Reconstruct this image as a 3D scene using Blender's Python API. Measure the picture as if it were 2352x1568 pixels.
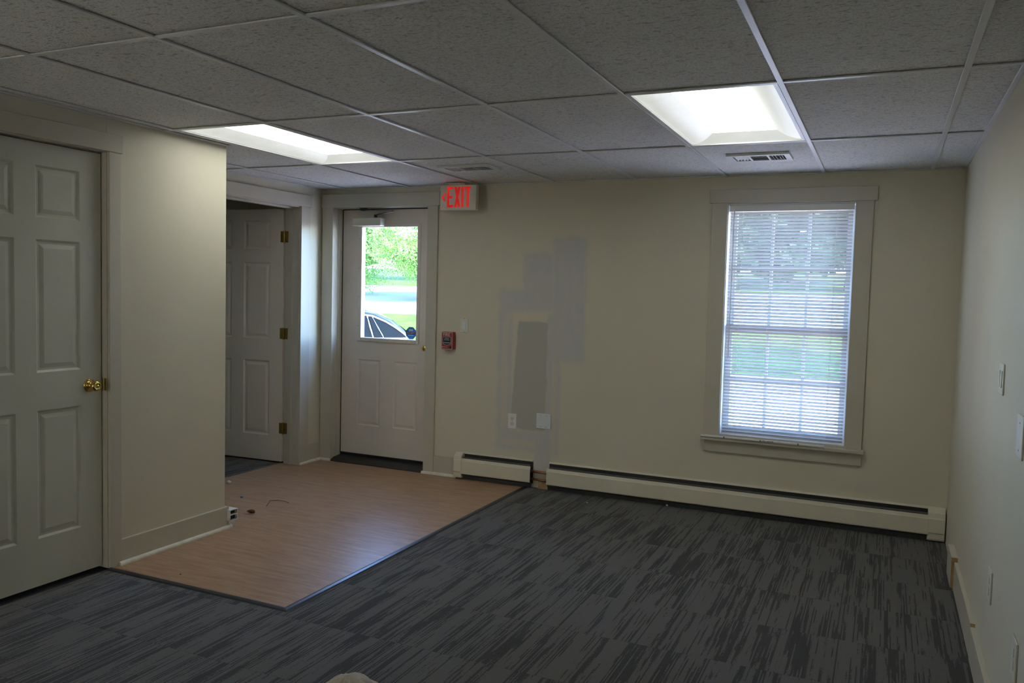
import bpy, math, random
import numpy as np
from mathutils import Vector, Matrix

for _o in list(bpy.data.objects):
    bpy.data.objects.remove(_o)
SC = bpy.context.scene
COL = SC.collection
random.seed(7)
R_ = math.radians

# ------------------------------------------------------------------ camera
CAM = Vector((2.8356, -5.5852, 1.4508))
YAW, PIT, ROL, FPX = R_(-24.4635), R_(-3.4528), R_(1.4851), 1881.88
_f = Vector((math.sin(YAW) * math.cos(PIT), math.cos(YAW) * math.cos(PIT), math.sin(PIT)))
_r = Vector((math.cos(YAW), -math.sin(YAW), 0))
_u = _r.cross(_f)
_R = _r * math.cos(ROL) + _u * math.sin(ROL)
_U = _u * math.cos(ROL) - _r * math.sin(ROL)
cd = bpy.data.cameras.new('camera')
cd.sensor_width = 36.0
cd.lens = 36.0 * FPX / 2352
cd.clip_start = 0.02
cd.clip_end = 500
cam = bpy.data.objects.new('camera', cd)
COL.objects.link(cam)
cam.matrix_world = Matrix(((_R.x, _U.x, -_f.x, CAM.x), (_R.y, _U.y, -_f.y, CAM.y), (_R.z, _U.z, -_f.z, CAM.z), (0, 0, 0, 1)))
SC.camera = cam

# ------------------------------------------------------------------ daylight and exposure
SUN_DIR = Vector((0.70, -0.40, 1.0)).normalized()      # towards the sun
SKY_STRENGTH = 8.2
SUN_STRENGTH = 36.0
LENS_STRENGTH = 6.6                                     # troffer lenses
w = bpy.data.worlds.new('sky')
SC.world = w
w.use_nodes = True
nt = w.node_tree
nt.nodes.clear()
_bg = nt.nodes.new('ShaderNodeBackground')
_sk = nt.nodes.new('ShaderNodeTexSky')
_sk.sky_type = 'NISHITA'
_sk.sun_disc = False
_sk.air_density = 0.6
_sk.dust_density = 0.0
_sk.ozone_density = 4.0
_sk.sun_elevation = math.asin(SUN_DIR.z)
_sk.sun_rotation = math.atan2(SUN_DIR.x, SUN_DIR.y)
_wo = nt.nodes.new('ShaderNodeOutputWorld')
nt.links.new(_sk.outputs[0], _bg.inputs[0])
_bg.inputs[1].default_value = SKY_STRENGTH
nt.links.new(_bg.outputs[0], _wo.inputs[0])
_sl = bpy.data.lights.new('sun', 'SUN')
_sl.energy = SUN_STRENGTH
_sl.angle = R_(0.6)
_sl.color = (1.0, 0.95, 0.86)
_so = bpy.data.objects.new('sun', _sl)
COL.objects.link(_so)
_so.rotation_euler = SUN_DIR.to_track_quat('Z', 'Y').to_euler()
_so.location = (0, 20, 30)
SC.view_settings.view_transform = 'Standard'
SC.view_settings.look = 'None'
SC.view_settings.gamma = 1.0
SC.view_settings.use_curve_mapping = False
SC.view_settings.exposure = 0.0


# ------------------------------------------------------------------ materials
class NT:
    """small helper around a material node tree"""
    def __init__(s, name):
        s.m = bpy.data.materials.new(name)
        s.m.use_nodes = True
        s.t = s.m.node_tree
        s.p = s.t.nodes['Principled BSDF']
        s.out = s.t.nodes['Material Output']
        s._c = None

    def n(s, typ, **kw):
        nd = s.t.nodes.new(typ)
        for k, v in kw.items():
            setattr(nd, k, v)
        return nd

    def set(s, sock, v):
        if hasattr(v, 'links') or isinstance(v, bpy.types.NodeSocket):
            s.t.links.new(v, sock)
        else:
            sock.default_value = v

    def coord(s, which='Object'):
        if s._c is None:
            s._c = s.n('ShaderNodeTexCoord')
        return s._c.outputs[which]

    def math(s, op, a, b=0.0, c=None, clamp=False):
        nd = s.n('ShaderNodeMath', operation=op, use_clamp=clamp)
        s.set(nd.inputs[0], a)
        s.set(nd.inputs[1], b)
        if c is not None:
            s.set(nd.inputs[2], c)
        return nd.outputs[0]

    def mapr(s, v, a, b, c=0.0, d=1.0, smooth=False):
        nd = s.n('ShaderNodeMapRange', interpolation_type='SMOOTHSTEP' if smooth else 'LINEAR')
        s.set(nd.inputs[0], v)
        for i, x in enumerate((a, b, c, d)):
            nd.inputs[1 + i].default_value = x
        return nd.outputs[0]

    def mapping(s, vec, scale=(1, 1, 1), loc=(0, 0, 0)):
        nd = s.n('ShaderNodeMapping')
        s.set(nd.inputs['Vector'], vec)
        nd.inputs['Scale'].default_value = scale
        nd.inputs['Location'].default_value = loc
        return nd.outputs[0]

    def noise(s, vec, scale, detail=3.0, rough=0.5, col=False):
        nd = s.n('ShaderNodeTexNoise')
        s.set(nd.inputs['Vector'], vec)
        nd.inputs['Scale'].default_value = scale
        nd.inputs['Detail'].default_value = detail
        nd.inputs['Roughness'].default_value = rough
        return nd.outputs['Color' if col else 'Fac']

    def mix(s, f, a, b):
        nd = s.n('ShaderNodeMix', data_type='RGBA')
        s.set(nd.inputs[0], f)
        s.set(nd.inputs[6], a if not isinstance(a, tuple) or len(a) == 4 else (*a, 1))
        s.set(nd.inputs[7], b if not isinstance(b, tuple) or len(b) == 4 else (*b, 1))
        return nd.outputs[2]

    def bump(s, h, strength=0.2, dist=0.002):
        nd = s.n('ShaderNodeBump')
        nd.inputs['Strength'].default_value = strength
        nd.inputs['Distance'].default_value = dist
        s.set(nd.inputs['Height'], h)
        s.t.links.new(nd.outputs[0], s.p.inputs['Normal'])


def paint(name, col, rough=0.5, var=0.06, scale=6.0, bump=0.05, metal=0.0, spec=0.5, bscale=220.0):
    a = NT(name)
    c = a.noise(a.coord(), scale, 4.0)
    f = a.mapr(c, 0.3, 0.7)
    lo = tuple(x * (1 - var) for x in col)
    hi = tuple(min(1.0, x * (1 + var)) for x in col)
    a.set(a.p.inputs['Base Color'], a.mix(f, lo, hi))
    a.p.inputs['Roughness'].default_value = rough
    a.p.inputs['Metallic'].default_value = metal
    a.p.inputs['Specular IOR Level'].default_value = spec
    if bump:
        a.bump(a.noise(a.coord(), bscale, 2.0), bump, 0.001)
    return a.m


def emit(name, col, strength, base=(0.8, 0.8, 0.8), var=0.0):
    a = NT(name)
    a.p.inputs['Base Color'].default_value = (*base, 1)
    a.p.inputs['Emission Color'].default_value = (*col, 1)
    f = a.noise(a.coord(), 9.0, 2.0)
    a.set(a.p.inputs['Emission Strength'], a.mapr(f, 0.3, 0.7, strength * (1 - var), strength * (1 + var)))
    a.p.inputs['Roughness'].default_value = 0.4
    return a.m


def glass_mat(name, tint=(1, 1, 1), refl=1.0):
    a = NT(name)
    tr = a.n('ShaderNodeBsdfTransparent')
    a.set(tr.inputs[0], a.mix(a.mapr(a.noise(a.coord(), 3.0), 0.3, 0.7), tuple(x * 0.94 for x in tint), tuple(x * 0.96 for x in tint)))
    gl = a.n('ShaderNodeBsdfGlossy')
    gl.inputs['Roughness'].default_value = 0.02
    ge = a.n('ShaderNodeNewGeometry')
    dt = a.n('ShaderNodeVectorMath', operation='DOT_PRODUCT')
    a.t.links.new(ge.outputs['Normal'], dt.inputs[0])
    a.t.links.new(ge.outputs['Incoming'], dt.inputs[1])
    ic = a.math('SUBTRACT', 1.0, a.math('ABSOLUTE', dt.outputs['Value']))
    fres = a.math('ADD', 0.04, a.math('MULTIPLY', a.math('POWER', ic, 5.0), 0.96), clamp=True)   # Schlick, the same from both sides
    mx = a.n('ShaderNodeMixShader')
    a.t.links.new(fres, mx.inputs[0])
    a.t.links.new(tr.outputs[0], mx.inputs[1])
    a.t.links.new(gl.outputs[0], mx.inputs[2])
    a.t.links.new(mx.outputs[0], a.out.inputs[0])
    return a.m


MAT = {}
WALLC = (0.66, 0.61, 0.475)
MAT['wall'] = paint('wall_paint', WALLC, 0.55, 0.025, 1.6, 0.06, spec=0.3)
MAT['trim'] = paint('trim_paint', (0.555, 0.51, 0.41), 0.38, 0.03, 5, 0.03, spec=0.4)
MAT['shoe'] = paint('shoe_paint', (0.74, 0.71, 0.60), 0.4, 0.12, 20, 0.05)
MAT['door'] = paint('door_paint', (0.60, 0.575, 0.475), 0.42, 0.025, 4, 0.05, spec=0.4)
MAT['steel_door'] = paint('steel_door_paint', (0.73, 0.645, 0.555), 0.42, 0.03, 5, 0.03, spec=0.4)
MAT['door_brightened'] = paint('brightened_door_paint', (0.78, 0.69, 0.57), 0.42, 0.025, 4, 0.05, spec=0.4)  # door paint lightened to make up for missing light in the alcove
MAT['white'] = paint('white_plastic', (0.78, 0.77, 0.74), 0.35, 0.02, 10, 0.0)
MAT['cream_plastic'] = paint('cream_plastic', (0.70, 0.66, 0.54), 0.35, 0.02, 10, 0.0)
MAT['grey_plastic'] = paint('grey_white_plastic', (0.72, 0.74, 0.74), 0.35, 0.02, 10, 0.0)
MAT['side_plate'] = paint('side_plate_plastic', (0.68, 0.66, 0.56), 0.4, 0.02, 10, 0.0)
MAT['dark'] = paint('dark_void', (0.02, 0.02, 0.02), 0.7, 0.1, 10, 0.0)
MAT['rubber'] = paint('dark_rubber', (0.022, 0.023, 0.027), 0.36, 0.2, 30, 0.05, spec=0.5)
MAT['bronze'] = paint('bronze_threshold', (0.025, 0.023, 0.022), 0.42, 0.2, 20, 0.05, spec=0.5)
MAT['brass'] = paint('polished_brass', (0.75, 0.52, 0.16), 0.14, 0.06, 20, 0.0, metal=1.0)
MAT['old_brass'] = paint('dull_brass', (0.42, 0.28, 0.07), 0.35, 0.15, 30, 0.02, metal=1.0)
MAT['copper'] = paint('aged_copper', (0.36, 0.16, 0.07), 0.42, 0.35, 25, 0.1, metal=0.8)
MAT['steel'] = paint('grey_steel', (0.22, 0.22, 0.23), 0.38, 0.1, 20, 0.0, metal=0.8)
MAT['darkmetal'] = paint('dark_metal', (0.055, 0.06, 0.065), 0.5, 0.15, 20, 0.0, metal=0.3)
MAT['heater'] = paint('heater_enamel', (0.70, 0.645, 0.50), 0.36, 0.03, 8, 0.02, spec=0.45)
MAT['rawwood'] = paint('raw_wood', (0.44, 0.28, 0.12), 0.7, 0.25, 30, 0.2)
MAT['red'] = paint('red_plastic', (0.34, 0.02, 0.022), 0.35, 0.06, 15, 0.0)
MAT['blackplastic'] = paint('black_plastic', (0.012, 0.012, 0.013), 0.3, 0.1, 15, 0.0)
MAT['print_white'] = paint('white_print', (0.72, 0.66, 0.64), 0.5, 0.02, 15, 0.0)
MAT['print_dark'] = paint('dark_print', (0.03, 0.03, 0.03), 0.6, 0.02, 15, 0.0)
MAT['sign_case'] = paint('sign_case_plastic', (0.72, 0.68, 0.56), 0.4, 0.02, 10, 0.0)
MAT['sign_red'] = emit('sign_red_light', (1.0, 0.012, 0.006), 0.50, (0.10, 0.0, 0.0), 0.35)
MAT['sticker_blue'] = paint('sticker_blue', (0.03, 0.24, 0.72), 0.4, 0.05, 15, 0.0)
MAT['sticker_band'] = paint('sticker_band', (0.09, 0.02, 0.03), 0.4, 0.05, 15, 0.0)
MAT['tee'] = paint('tee_bar_paint', (0.68, 0.67, 0.665), 0.32, 0.03, 8, 0.0, spec=0.5)
MAT['vent'] = paint('vent_enamel', (0.66, 0.66, 0.64), 0.4, 0.05, 12, 0.0)
MAT['reflector'] = paint('troffer_white', (0.88, 0.89, 0.88), 0.3, 0.01, 8, 0.0)
MAT['lens'] = emit('troffer_lens', (0.96, 1.0, 0.95), LENS_STRENGTH, var=0.06)
MAT['sidelens'] = emit('troffer_side_lens', (0.98, 1.0, 0.93), LENS_STRENGTH * 0.09, base=(0.30, 0.30, 0.29), var=0.05)
MAT['glass'] = glass_mat('window_glass')
MAT['vinyl_sash'] = paint('white_vinyl_sash', (0.74, 0.73, 0.72), 0.35, 0.02, 10, 0.0)
MAT['cord'] = paint('blind_cord', (0.75, 0.73, 0.70), 0.7, 0.05, 40, 0.0)
MAT['concrete'] = paint('house_siding', (0.6, 0.6, 0.58), 0.8, 0.05, 4, 0.0)
MAT['bag'] = None


def slat_mat():
    a = NT('blind_slat')
    a.set(a.p.inputs['Base Color'], a.mix(a.mapr(a.noise(a.coord(), 8), 0.3, 0.7), (0.52, 0.475, 0.44), (0.56, 0.515, 0.48)))
    a.p.inputs['Roughness'].default_value = 0.4
    tl = a.n('ShaderNodeBsdfTranslucent')
    tl.inputs[0].default_value = (0.75, 0.69, 0.64, 1)
    mx = a.n('ShaderNodeMixShader')
    mx.inputs[0].default_value = 0.05
    a.t.links.new(a.p.outputs[0], mx.inputs[1])
    a.t.links.new(tl.outputs[0], mx.inputs[2])
    a.t.links.new(mx.outputs[0], a.out.inputs[0])
    return a.m


MAT['slat'] = slat_mat()


def fill_shade_mat():
    a = NT('tan_fill_shade')  # tan cloth of the added rear window, tinted to warm its fill light
    tl = a.n('ShaderNodeBsdfTranslucent')
    a.set(tl.inputs[0], a.mix(a.mapr(a.noise(a.coord(), 40), 0.3, 0.7), (0.78, 0.58, 0.34), (0.82, 0.62, 0.37)))
    a.t.links.new(tl.outputs[0], a.out.inputs[0])
    return a.m


MAT['shade'] = fill_shade_mat()


def back_wall_mat():
    """cream wall paint with the unpainted joint-compound repair that the photo shows on it"""
    a = NT('patched_wall_paint')
    pos = a.n('ShaderNodeNewGeometry').outputs['Position']
    wob = a.noise(pos, 9.0, 4.0, 0.6, col=True)
    sub = a.n('ShaderNodeVectorMath', operation='MULTIPLY_ADD')
    a.set(sub.inputs[0], wob)
    sub.inputs[1].default_value = (0.045, 0, 0.045)
    a.set(sub.inputs[2], pos)
    off = a.n('ShaderNodeVectorMath', operation='SUBTRACT')
    a.set(off.inputs[0], sub.outputs[0])
    off.inputs[1].default_value = (0.0225, 0, 0.0225)
    sep = a.n('ShaderNodeSeparateXYZ')
    a.set(sep.inputs[0], off.outputs[0])
    X, Z = sep.outputs[0], sep.outputs[2]

    def rect(x0, x1, z0, z1, s=0.012, slant=0.0):
        xx = X if not slant else a.math('ADD', X, a.math('MULTIPLY', a.math('SUBTRACT', Z, z0), -slant))
        m = a.mapr(xx, x0 - s, x0 + s)
        m = a.math('MULTIPLY', m, a.mapr(X, x1 - s, x1 + s, 1, 0))
        m = a.math('MULTIPLY', m, a.mapr(Z, z0 - s, z0 + s))
        return a.math('MULTIPLY', m, a.mapr(Z, z1 - s, z1 + s, 1, 0))

    def union(*r):
        o = r[0]
        for q in r[1:]:
            o = a.math('MAXIMUM', o, q)
        return o
    base = a.mix(a.mapr(a.noise(pos, 1.6, 4), 0.3, 0.7), tuple(x * 0.975 for x in WALLC), tuple(x * 1.025 for x in WALLC))
    mud = union(rect(0.61, 0.865, 0.955, 1.86, 0.02), rect(0.375, 0.62, 1.33, 1.745, 0.02), rect(0.185, 0.62, 1.31, 1.475, 0.02),
                rect(0.18, 0.30, 0.27, 1.33, 0.014), rect(0.575, 0.69, 0.25, 1.3, 0.014), rect(0.185, 0.69, 0.26, 0.42, 0.02), rect(0.505, 0.65, 0.10, 0.33, 0.02))
    cream = union(rect(0.215, 0.262, 0.44, 1.235, 0.012), rect(0.63, 0.66, 0.20, 0.93, 0.01), rect(0.24, 0.56, 1.245, 1.29, 0.012), rect(0.23, 0.50, 0.30, 0.345, 0.015))
    board = rect(0.295, 0.582, 0.425, 1.235, 0.008, slant=0.06)
    streak = a.mapr(a.noise(a.mapping(pos, (3, 1, 1)), 7, 5), 0.35, 0.7)
    c = a.mix(a.math('MULTIPLY', mud, a.mapr(streak, 0, 1, 0.95, 0.6)), base, (0.545, 0.53, 0.51))
    c = a.mix(a.math('MULTIPLY', cream, 0.55), c, (0.68, 0.59, 0.44))
    c = a.mix(board, c, (0.47, 0.45, 0.385))
    a.set(a.p.inputs['Base Color'], c)
    a.p.inputs['Roughness'].default_value = 0.6
    a.p.inputs['Specular IOR Level'].default_value = 0.3
    a.bump(a.noise(pos, 220, 2), 0.06, 0.001)
    return a.m


MAT['wall_back'] = back_wall_mat()


def carpet_mat():
    a = NT('carpet_tile_pile')
    pos = a.n('ShaderNodeNewGeometry').outputs['Position']
    rnd = a.n('ShaderNodeObjectInfo').outputs['Random']
    sep = a.n('ShaderNodeSeparateXYZ')
    a.set(sep.inputs[0], pos)
    X, Y = sep.outputs[0], sep.outputs[1]
    RIB = 0.0056
    xi = a.math('FLOOR', a.math('DIVIDE', X, RIB))
    seed = a.math('MULTIPLY', rnd, 97.0)

    def field(xs, ys, sc_off, detail=1.0):
        cmb = a.n('ShaderNodeCombineXYZ')
        a.set(cmb.inputs[0], a.math('MULTIPLY', xi, xs))
        a.set(cmb.inputs[1], a.math('MULTIPLY', Y, ys))
        a.set(cmb.inputs[2], a.math('ADD', seed, sc_off))
        return a.noise(cmb.outputs[0], 1.0, detail, 0.5)
    wn = a.n('ShaderNodeTexWhiteNoise', noise_dimensions='2D')
    c2 = a.n('ShaderNodeCombineXYZ')
    a.set(c2.inputs[0], xi)
    a.set(c2.inputs[1], seed)
    a.set(wn.inputs['Vector'], c2.outputs[0])
    jit = a.math('MULTIPLY', a.math('SUBTRACT', wn.outputs['Value'], 0.5), 0.17)
    big = field(0.085, 1.7, 0.0, 1.5)
    fine = field(0.83, 4.2, 31.0, 2.0)
    v = a.math('ADD', a.math('MULTIPLY', big, 0.56), a.math('MULTIPLY', fine, 0.44))
    v = a.math('ADD', v, jit)
    fib = a.noise(pos, 420, 2, 0.7)
    v = a.math('ADD', v, a.math('MULTIPLY', a.math('SUBTRACT', a.noise(pos, 110, 2, 0.6), 0.5), 0.16))
    dark = a.mapr(v, 0.515, 0.545, 0.0, 1.0)
    speck = a.mapr(fib, 0.32, 0.68, 0.78, 1.22)
    rib = a.math('ABSOLUTE', a.math('SUBTRACT', a.math('FRACT', a.math('DIVIDE', X, RIB)), 0.5))
    ribs = a.mapr(rib, 0.0, 0.5, 1.07, 0.80)
    col = a.mix(dark, (0.126, 0.121, 0.114), (0.046, 0.044, 0.043))
    mul = a.n('ShaderNodeVectorMath', operation='SCALE')
    a.set(mul.inputs[0], col)
    a.set(mul.inputs['Scale'], a.math('MULTIPLY', speck, ribs))
    a.set(a.p.inputs['Base Color'], mul.outputs[0])
    a.p.inputs['Roughness'].default_value = 0.9
    a.p.inputs['Specular IOR Level'].default_value = 0.15
    a.p.inputs['Sheen Weight'].default_value = 0.12
    a.bump(a.math('ADD', fib, a.math('MULTIPLY', rib, -1.2)), 0.5, 0.002)
    return a.m


MAT['carpet'] = carpet_mat()


def ceiling_tile_mat():
    a = NT('fissured_ceiling_tile')
    pos = a.n('ShaderNodeNewGeometry').outputs['Position']
    rnd = a.n('ShaderNodeObjectInfo').outputs['Random']
    ad = a.n('ShaderNodeVectorMath', operation='ADD')
    a.set(ad.inputs[0], pos)
    cb = a.n('ShaderNodeCombineXYZ')
    a.set(cb.inputs[2], a.math('MULTIPLY', rnd, 60.0))
    a.set(ad.inputs[1], cb.outputs[0])
    v = ad.outputs[0]
    fis = a.noise(a.mapping(v, (0.62, 1.35, 1)), 62, 3.0, 0.65)
    pit = a.noise(v, 130, 2, 0.6)
    f = a.math('MULTIPLY', a.mapr(fis, 0.55, 0.68), 0.8)
    p = a.mapr(pit, 0.48, 0.70)
    k = a.math('MAXIMUM', f, a.math('MULTIPLY', p, 0.5))
    base = a.mix(a.mapr(a.noise(v, 3, 3), 0.3, 0.7), (0.76, 0.745, 0.71), (0.82, 0.805, 0.77))
    a.set(a.p.inputs['Base Color'], a.mix(k, base, (0.30, 0.285, 0.26)))
    a.p.inputs['Roughness'].default_value = 0.85
    a.p.inputs['Specular IOR Level'].default_value = 0.2
    a.bump(a.math('SUBTRACT', 1.0, k), 0.6, 0.003)
    return a.m


MAT['ceiling_tile'] = ceiling_tile_mat()


def laminate_mat():
    a = NT('wood_look_vinyl')
    pos = a.n('ShaderNodeNewGeometry').outputs['Position']
    g1 = a.noise(a.mapping(pos, (1.6, 16, 1)), 2.2, 6, 0.62)
    g2 = a.noise(a.mapping(pos, (5, 70, 1)), 3.0, 4, 0.6)
    cl = a.noise(pos, 1.3, 3)
    f = a.math('ADD', a.math('MULTIPLY', g1, 0.65), a.math('MULTIPLY', g2, 0.35))
    c = a.mix(a.mapr(f, 0.36, 0.64), (0.30, 0.168, 0.092), (0.48, 0.305, 0.185))
    scuff = a.mapr(a.noise(a.mapping(pos, (1, 2.2, 1)), 4.2, 5, 0.62), 0.60, 0.78)
    c = a.mix(a.math('MULTIPLY', scuff, 0.28), c, (0.55, 0.44, 0.35))
    a.set(a.p.inputs['Base Color'], c)
    a.set(a.p.inputs['Roughness'], a.mapr(cl, 0.3, 0.7, 0.30, 0.42))
    a.p.inputs['Specular IOR Level'].default_value = 0.45
    a.bump(g2, 0.08, 0.0006)
    return a.m


MAT['laminate'] = laminate_mat()


def leaf_mat(name, c1, c2, tr=0.45):
    a = NT(name)
    f = a.mapr(a.noise(a.coord(), 0.9, 3), 0.3, 0.7)
    a.set(a.p.inputs['Base Color'], a.mix(f, c1, c2))
    a.p.inputs['Roughness'].default_value = 0.5
    tl = a.n('ShaderNodeBsdfTranslucent')
    a.set(tl.inputs[0], a.mix(f, tuple(x * 1.3 for x in c1), tuple(min(1, x * 1.3) for x in c2)))
    mx = a.n('ShaderNodeMixShader')
    mx.inputs[0].default_value = tr
    a.t.links.new(a.p.outputs[0], mx.inputs[1])
    a.t.links.new(tl.outputs[0], mx.inputs[2])
    a.t.links.new(mx.outputs[0], a.out.inputs[0])
    return a.m


MAT['leaf'] = leaf_mat('leaf_green', (0.11, 0.22, 0.045), (0.24, 0.38, 0.09))
MAT['leaf_shaded'] = leaf_mat('leaf_shade_green', (0.035, 0.085, 0.035), (0.085, 0.17, 0.075), 0.35)  # darker copy of the leaf colour, standing in for backlit shade
MAT['bark'] = paint('bark', (0.10, 0.075, 0.055), 0.9, 0.3, 5, 0.6, bscale=14)
MAT['asphalt'] = paint('parking_asphalt', (0.38, 0.305, 0.27), 0.9, 0.10, 0.8, 0.3, bscale=60)
MAT['road'] = paint('road_asphalt', (0.16, 0.165, 0.18), 0.9, 0.12, 0.3, 0.2, bscale=30)
MAT['grass'] = paint('lawn_grass', (0.048, 0.095, 0.012), 0.95, 0.35, 1.4, 0.9, spec=0.08, bscale=25)
MAT['carpaint'] = paint('black_car_paint', (0.010, 0.012, 0.013), 0.2, 0.05, 4, 0.0, spec=0.06)
MAT['carglass'] = paint('dark_car_glass', (0.006, 0.008, 0.009), 0.05, 0.05, 4, 0.0, spec=0.03)
MAT['chrome'] = paint('chrome', (0.75, 0.75, 0.74), 0.12, 0.02, 8, 0.0, metal=1.0)
MAT['tyre'] = paint('tyre', (0.015, 0.015, 0.015), 0.8, 0.2, 20, 0.1)
MAT['taillight'] = paint('red_lamp_glass', (0.3, 0.01, 0.01), 0.2, 0.05, 20, 0.0)
MAT['bluebit'] = paint('blue_plastic', (0.01, 0.07, 0.42), 0.35, 0.1, 60, 0.0)
MAT['dryleaf'] = paint('dry_leaf', (0.12, 0.065, 0.02), 0.7, 0.4, 60, 0.2)
MAT['twig'] = paint('twig', (0.07, 0.035, 0.02), 0.8, 0.3, 80, 0.1)


def bag_mat():
    a = NT('tan_plastic_film')
    n1 = a.noise(a.mapping(a.coord(), (1, 1, 0.25)), 30, 4, 0.6)
    a.set(a.p.inputs['Base Color'], a.mix(a.mapr(n1, 0.35, 0.65), (0.50, 0.42, 0.32), (0.66, 0.59, 0.50)))
    a.p.inputs['Roughness'].default_value = 0.28
    a.p.inputs['Specular IOR Level'].default_value = 0.6
    a.bump(n1, 0.6, 0.01)
    return a.m


MAT['bag'] = bag_mat()


# ------------------------------------------------------------------ mesh helpers
class MB:
    def __init__(s):
        s.v, s.f = [], []

    def add(s, verts, faces):
        k = len(s.v)
        s.v += [tuple(map(float, p)) for p in verts]
        s.f += [tuple(i + k for i in f) for f in faces]
        return s

    def box(s, lo, hi):
        (a, b, c), (d, e, f) = lo, hi
        a, d = min(a, d), max(a, d)
        b, e = min(b, e), max(b, e)
        c, f = min(c, f), max(c, f)
        return s.add([(a, b, c), (d, b, c), (d, e, c), (a, e, c), (a, b, f), (d, b, f), (d, e, f), (a, e, f)],
                     [(0, 3, 2, 1), (4, 5, 6, 7), (0, 1, 5, 4), (1, 2, 6, 5), (2, 3, 7, 6), (3, 0, 4, 7)])

    def prism(s, poly, axis, a0, a1):
        """poly in the two other axes (in xyz order), extruded from a0 to a1 along axis"""
        def pt(p, t):
            q = list(p)
            q.insert(axis, t)
            return q
        n = len(poly)
        v = [pt(p, a0) for p in poly] + [pt(p, a1) for p in poly]
        f = [tuple(range(n))[::-1], tuple(range(n, 2 * n))] + [(i, (i + 1) % n, n + (i + 1) % n, n + i) for i in range(n)]
        return s.add(v, f)

    def tube(s, path, r, n=8, cap=True):
        path = [Vector(p) for p in path]
        rings = []
        for i, p in enumerate(path):
            t = (path[min(i + 1, len(path) - 1)] - path[max(i - 1, 0)]).normalized()
            a = t.orthogonal().normalized() if i == 0 else (prev - t * prev.dot(t)).normalized()
            prev = a
            b = t.cross(a)
            rr = r[i] if isinstance(r, (list, tuple)) else r
            rings.append([p + (a * math.cos(2 * math.pi * j / n) + b * math.sin(2 * math.pi * j / n)) * rr for j in range(n)])
        v = [q for rg in rings for q in rg]
        f = []
        for i in range(len(rings) - 1):
            for j in range(n):
                f.append((i * n + j, i * n + (j + 1) % n, (i + 1) * n + (j + 1) % n, (i + 1) * n + j))
        if cap:
            f.append(tuple(range(n))[::-1])
            f.append(tuple(range((len(rings) - 1) * n, len(rings) * n)))
        return s.add(v, f)

    def lathe(s, prof, origin, axis, n=24):
        """prof: (radius, distance along axis) pairs"""
        ax = Vector(axis).normalized()
        a = ax.orthogonal().normalized()
        b = ax.cross(a)
        o = Vector(origin)
        v = [o + ax * h + (a * math.cos(2 * math.pi * j / n) + b * math.sin(2 * math.pi * j / n)) * r for r, h in prof for j in range(n)]
        f = []
        for i in range(len(prof) - 1):
            for j in range(n):
                f.append((i * n + j, i * n + (j + 1) % n, (i + 1) * n + (j + 1) % n, (i + 1) * n + j))
        f.append(tuple(range(n))[::-1])
        f.append(tuple(range((len(prof) - 1) * n, len(prof) * n)))
        return s.add(v, f)

    def build(s, name, mat, parent=None, bevel=0.0, smooth=False, local=False, segs=2):
        vs = s.v
        if local:
            loc = Vector((0, 0, 0))
        elif parent is not None:
            loc = wloc(parent)
        else:
            xs, ys, zs = zip(*vs)
            loc = Vector(((min(xs) + max(xs)) / 2, (min(ys) + max(ys)) / 2, min(zs)))
        me = bpy.data.meshes.new(name)
        me.from_pydata([(x - loc.x, y - loc.y, z - loc.z) for x, y, z in vs], [], s.f)
        me.materials.append(MAT[mat] if isinstance(mat, str) else mat)
        me.validate()
        me.update()
        import bmesh
        bm = bmesh.new()
        bm.from_mesh(me)
        bmesh.ops.recalc_face_normals(bm, faces=bm.faces)
        bm.to_mesh(me)
        bm.free()
        if smooth:
            me.polygons.foreach_set('use_smooth', [True] * len(me.polygons))
        o = bpy.data.objects.new(name, me)
        COL.objects.link(o)
        if parent is not None:
            o.parent = parent
        elif not local:
            o.location = loc
        if bevel:
            b = o.modifiers.new('bevel', 'BEVEL')
            b.width = bevel
            b.segments = segs
            b.limit_method = 'ANGLE'
            b.angle_limit = R_(40)
        return o


def wloc(o):
    p = Vector((0, 0, 0))
    while o is not None:
        p += o.location
        o = o.parent
    return p


def tag(o, label=None, cat=None, group=None, kind=None):
    if label:
        o['label'] = label
    if cat:
        o['category'] = cat
    if group:
        o['group'] = group
    if kind:
        o['kind'] = kind
    return o


def thing(name, label, cat, loc=(0, 0, 0), group=None, kind=None):
    o = bpy.data.objects.new(name, None)
    o.empty_display_size = 0.05
    COL.objects.link(o)
    o.location = loc
    return tag(o, label, cat, group, kind)


def struct(name, label, cat, mb, mat, bevel=0.0):
    return tag(mb.build(name, mat, bevel=bevel), label, cat, kind='structure')


def text_mesh(txt, size, extrude=0.0004, sx=1.0):
    """flat lettering centred on the origin in the XZ plane, facing -Y"""
    cu = bpy.data.curves.new('lettering', 'FONT')
    cu.body = txt
    cu.size = size
    cu.extrude = extrude
    cu.align_x = 'CENTER'
    cu.align_y = 'CENTER'
    cu.resolution_u = 3
    ob = bpy.data.objects.new('lettering', cu)
    COL.objects.link(ob)
    dg = bpy.context.evaluated_depsgraph_get()
    me = bpy.data.meshes.new_from_object(ob.evaluated_get(dg))
    bpy.data.objects.remove(ob)
    bpy.data.curves.remove(cu)
    me.transform(Matrix.Rotation(R_(90), 4, 'X') @ Matrix.Diagonal((sx, 1, 1, 1)))
    return me


def text_obj(name, txt, size, loc, mat, parent, rotz=0.0, sx=1.0):
    me = text_mesh(txt, size, sx=sx)
    me.materials.clear()
    me.materials.append(MAT[mat])
    o = bpy.data.objects.new(name, me)
    COL.objects.link(o)
    o.parent = parent
    o.location = Vector(loc) - wloc(parent)
    o.rotation_euler.z = rotz
    return o


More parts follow.
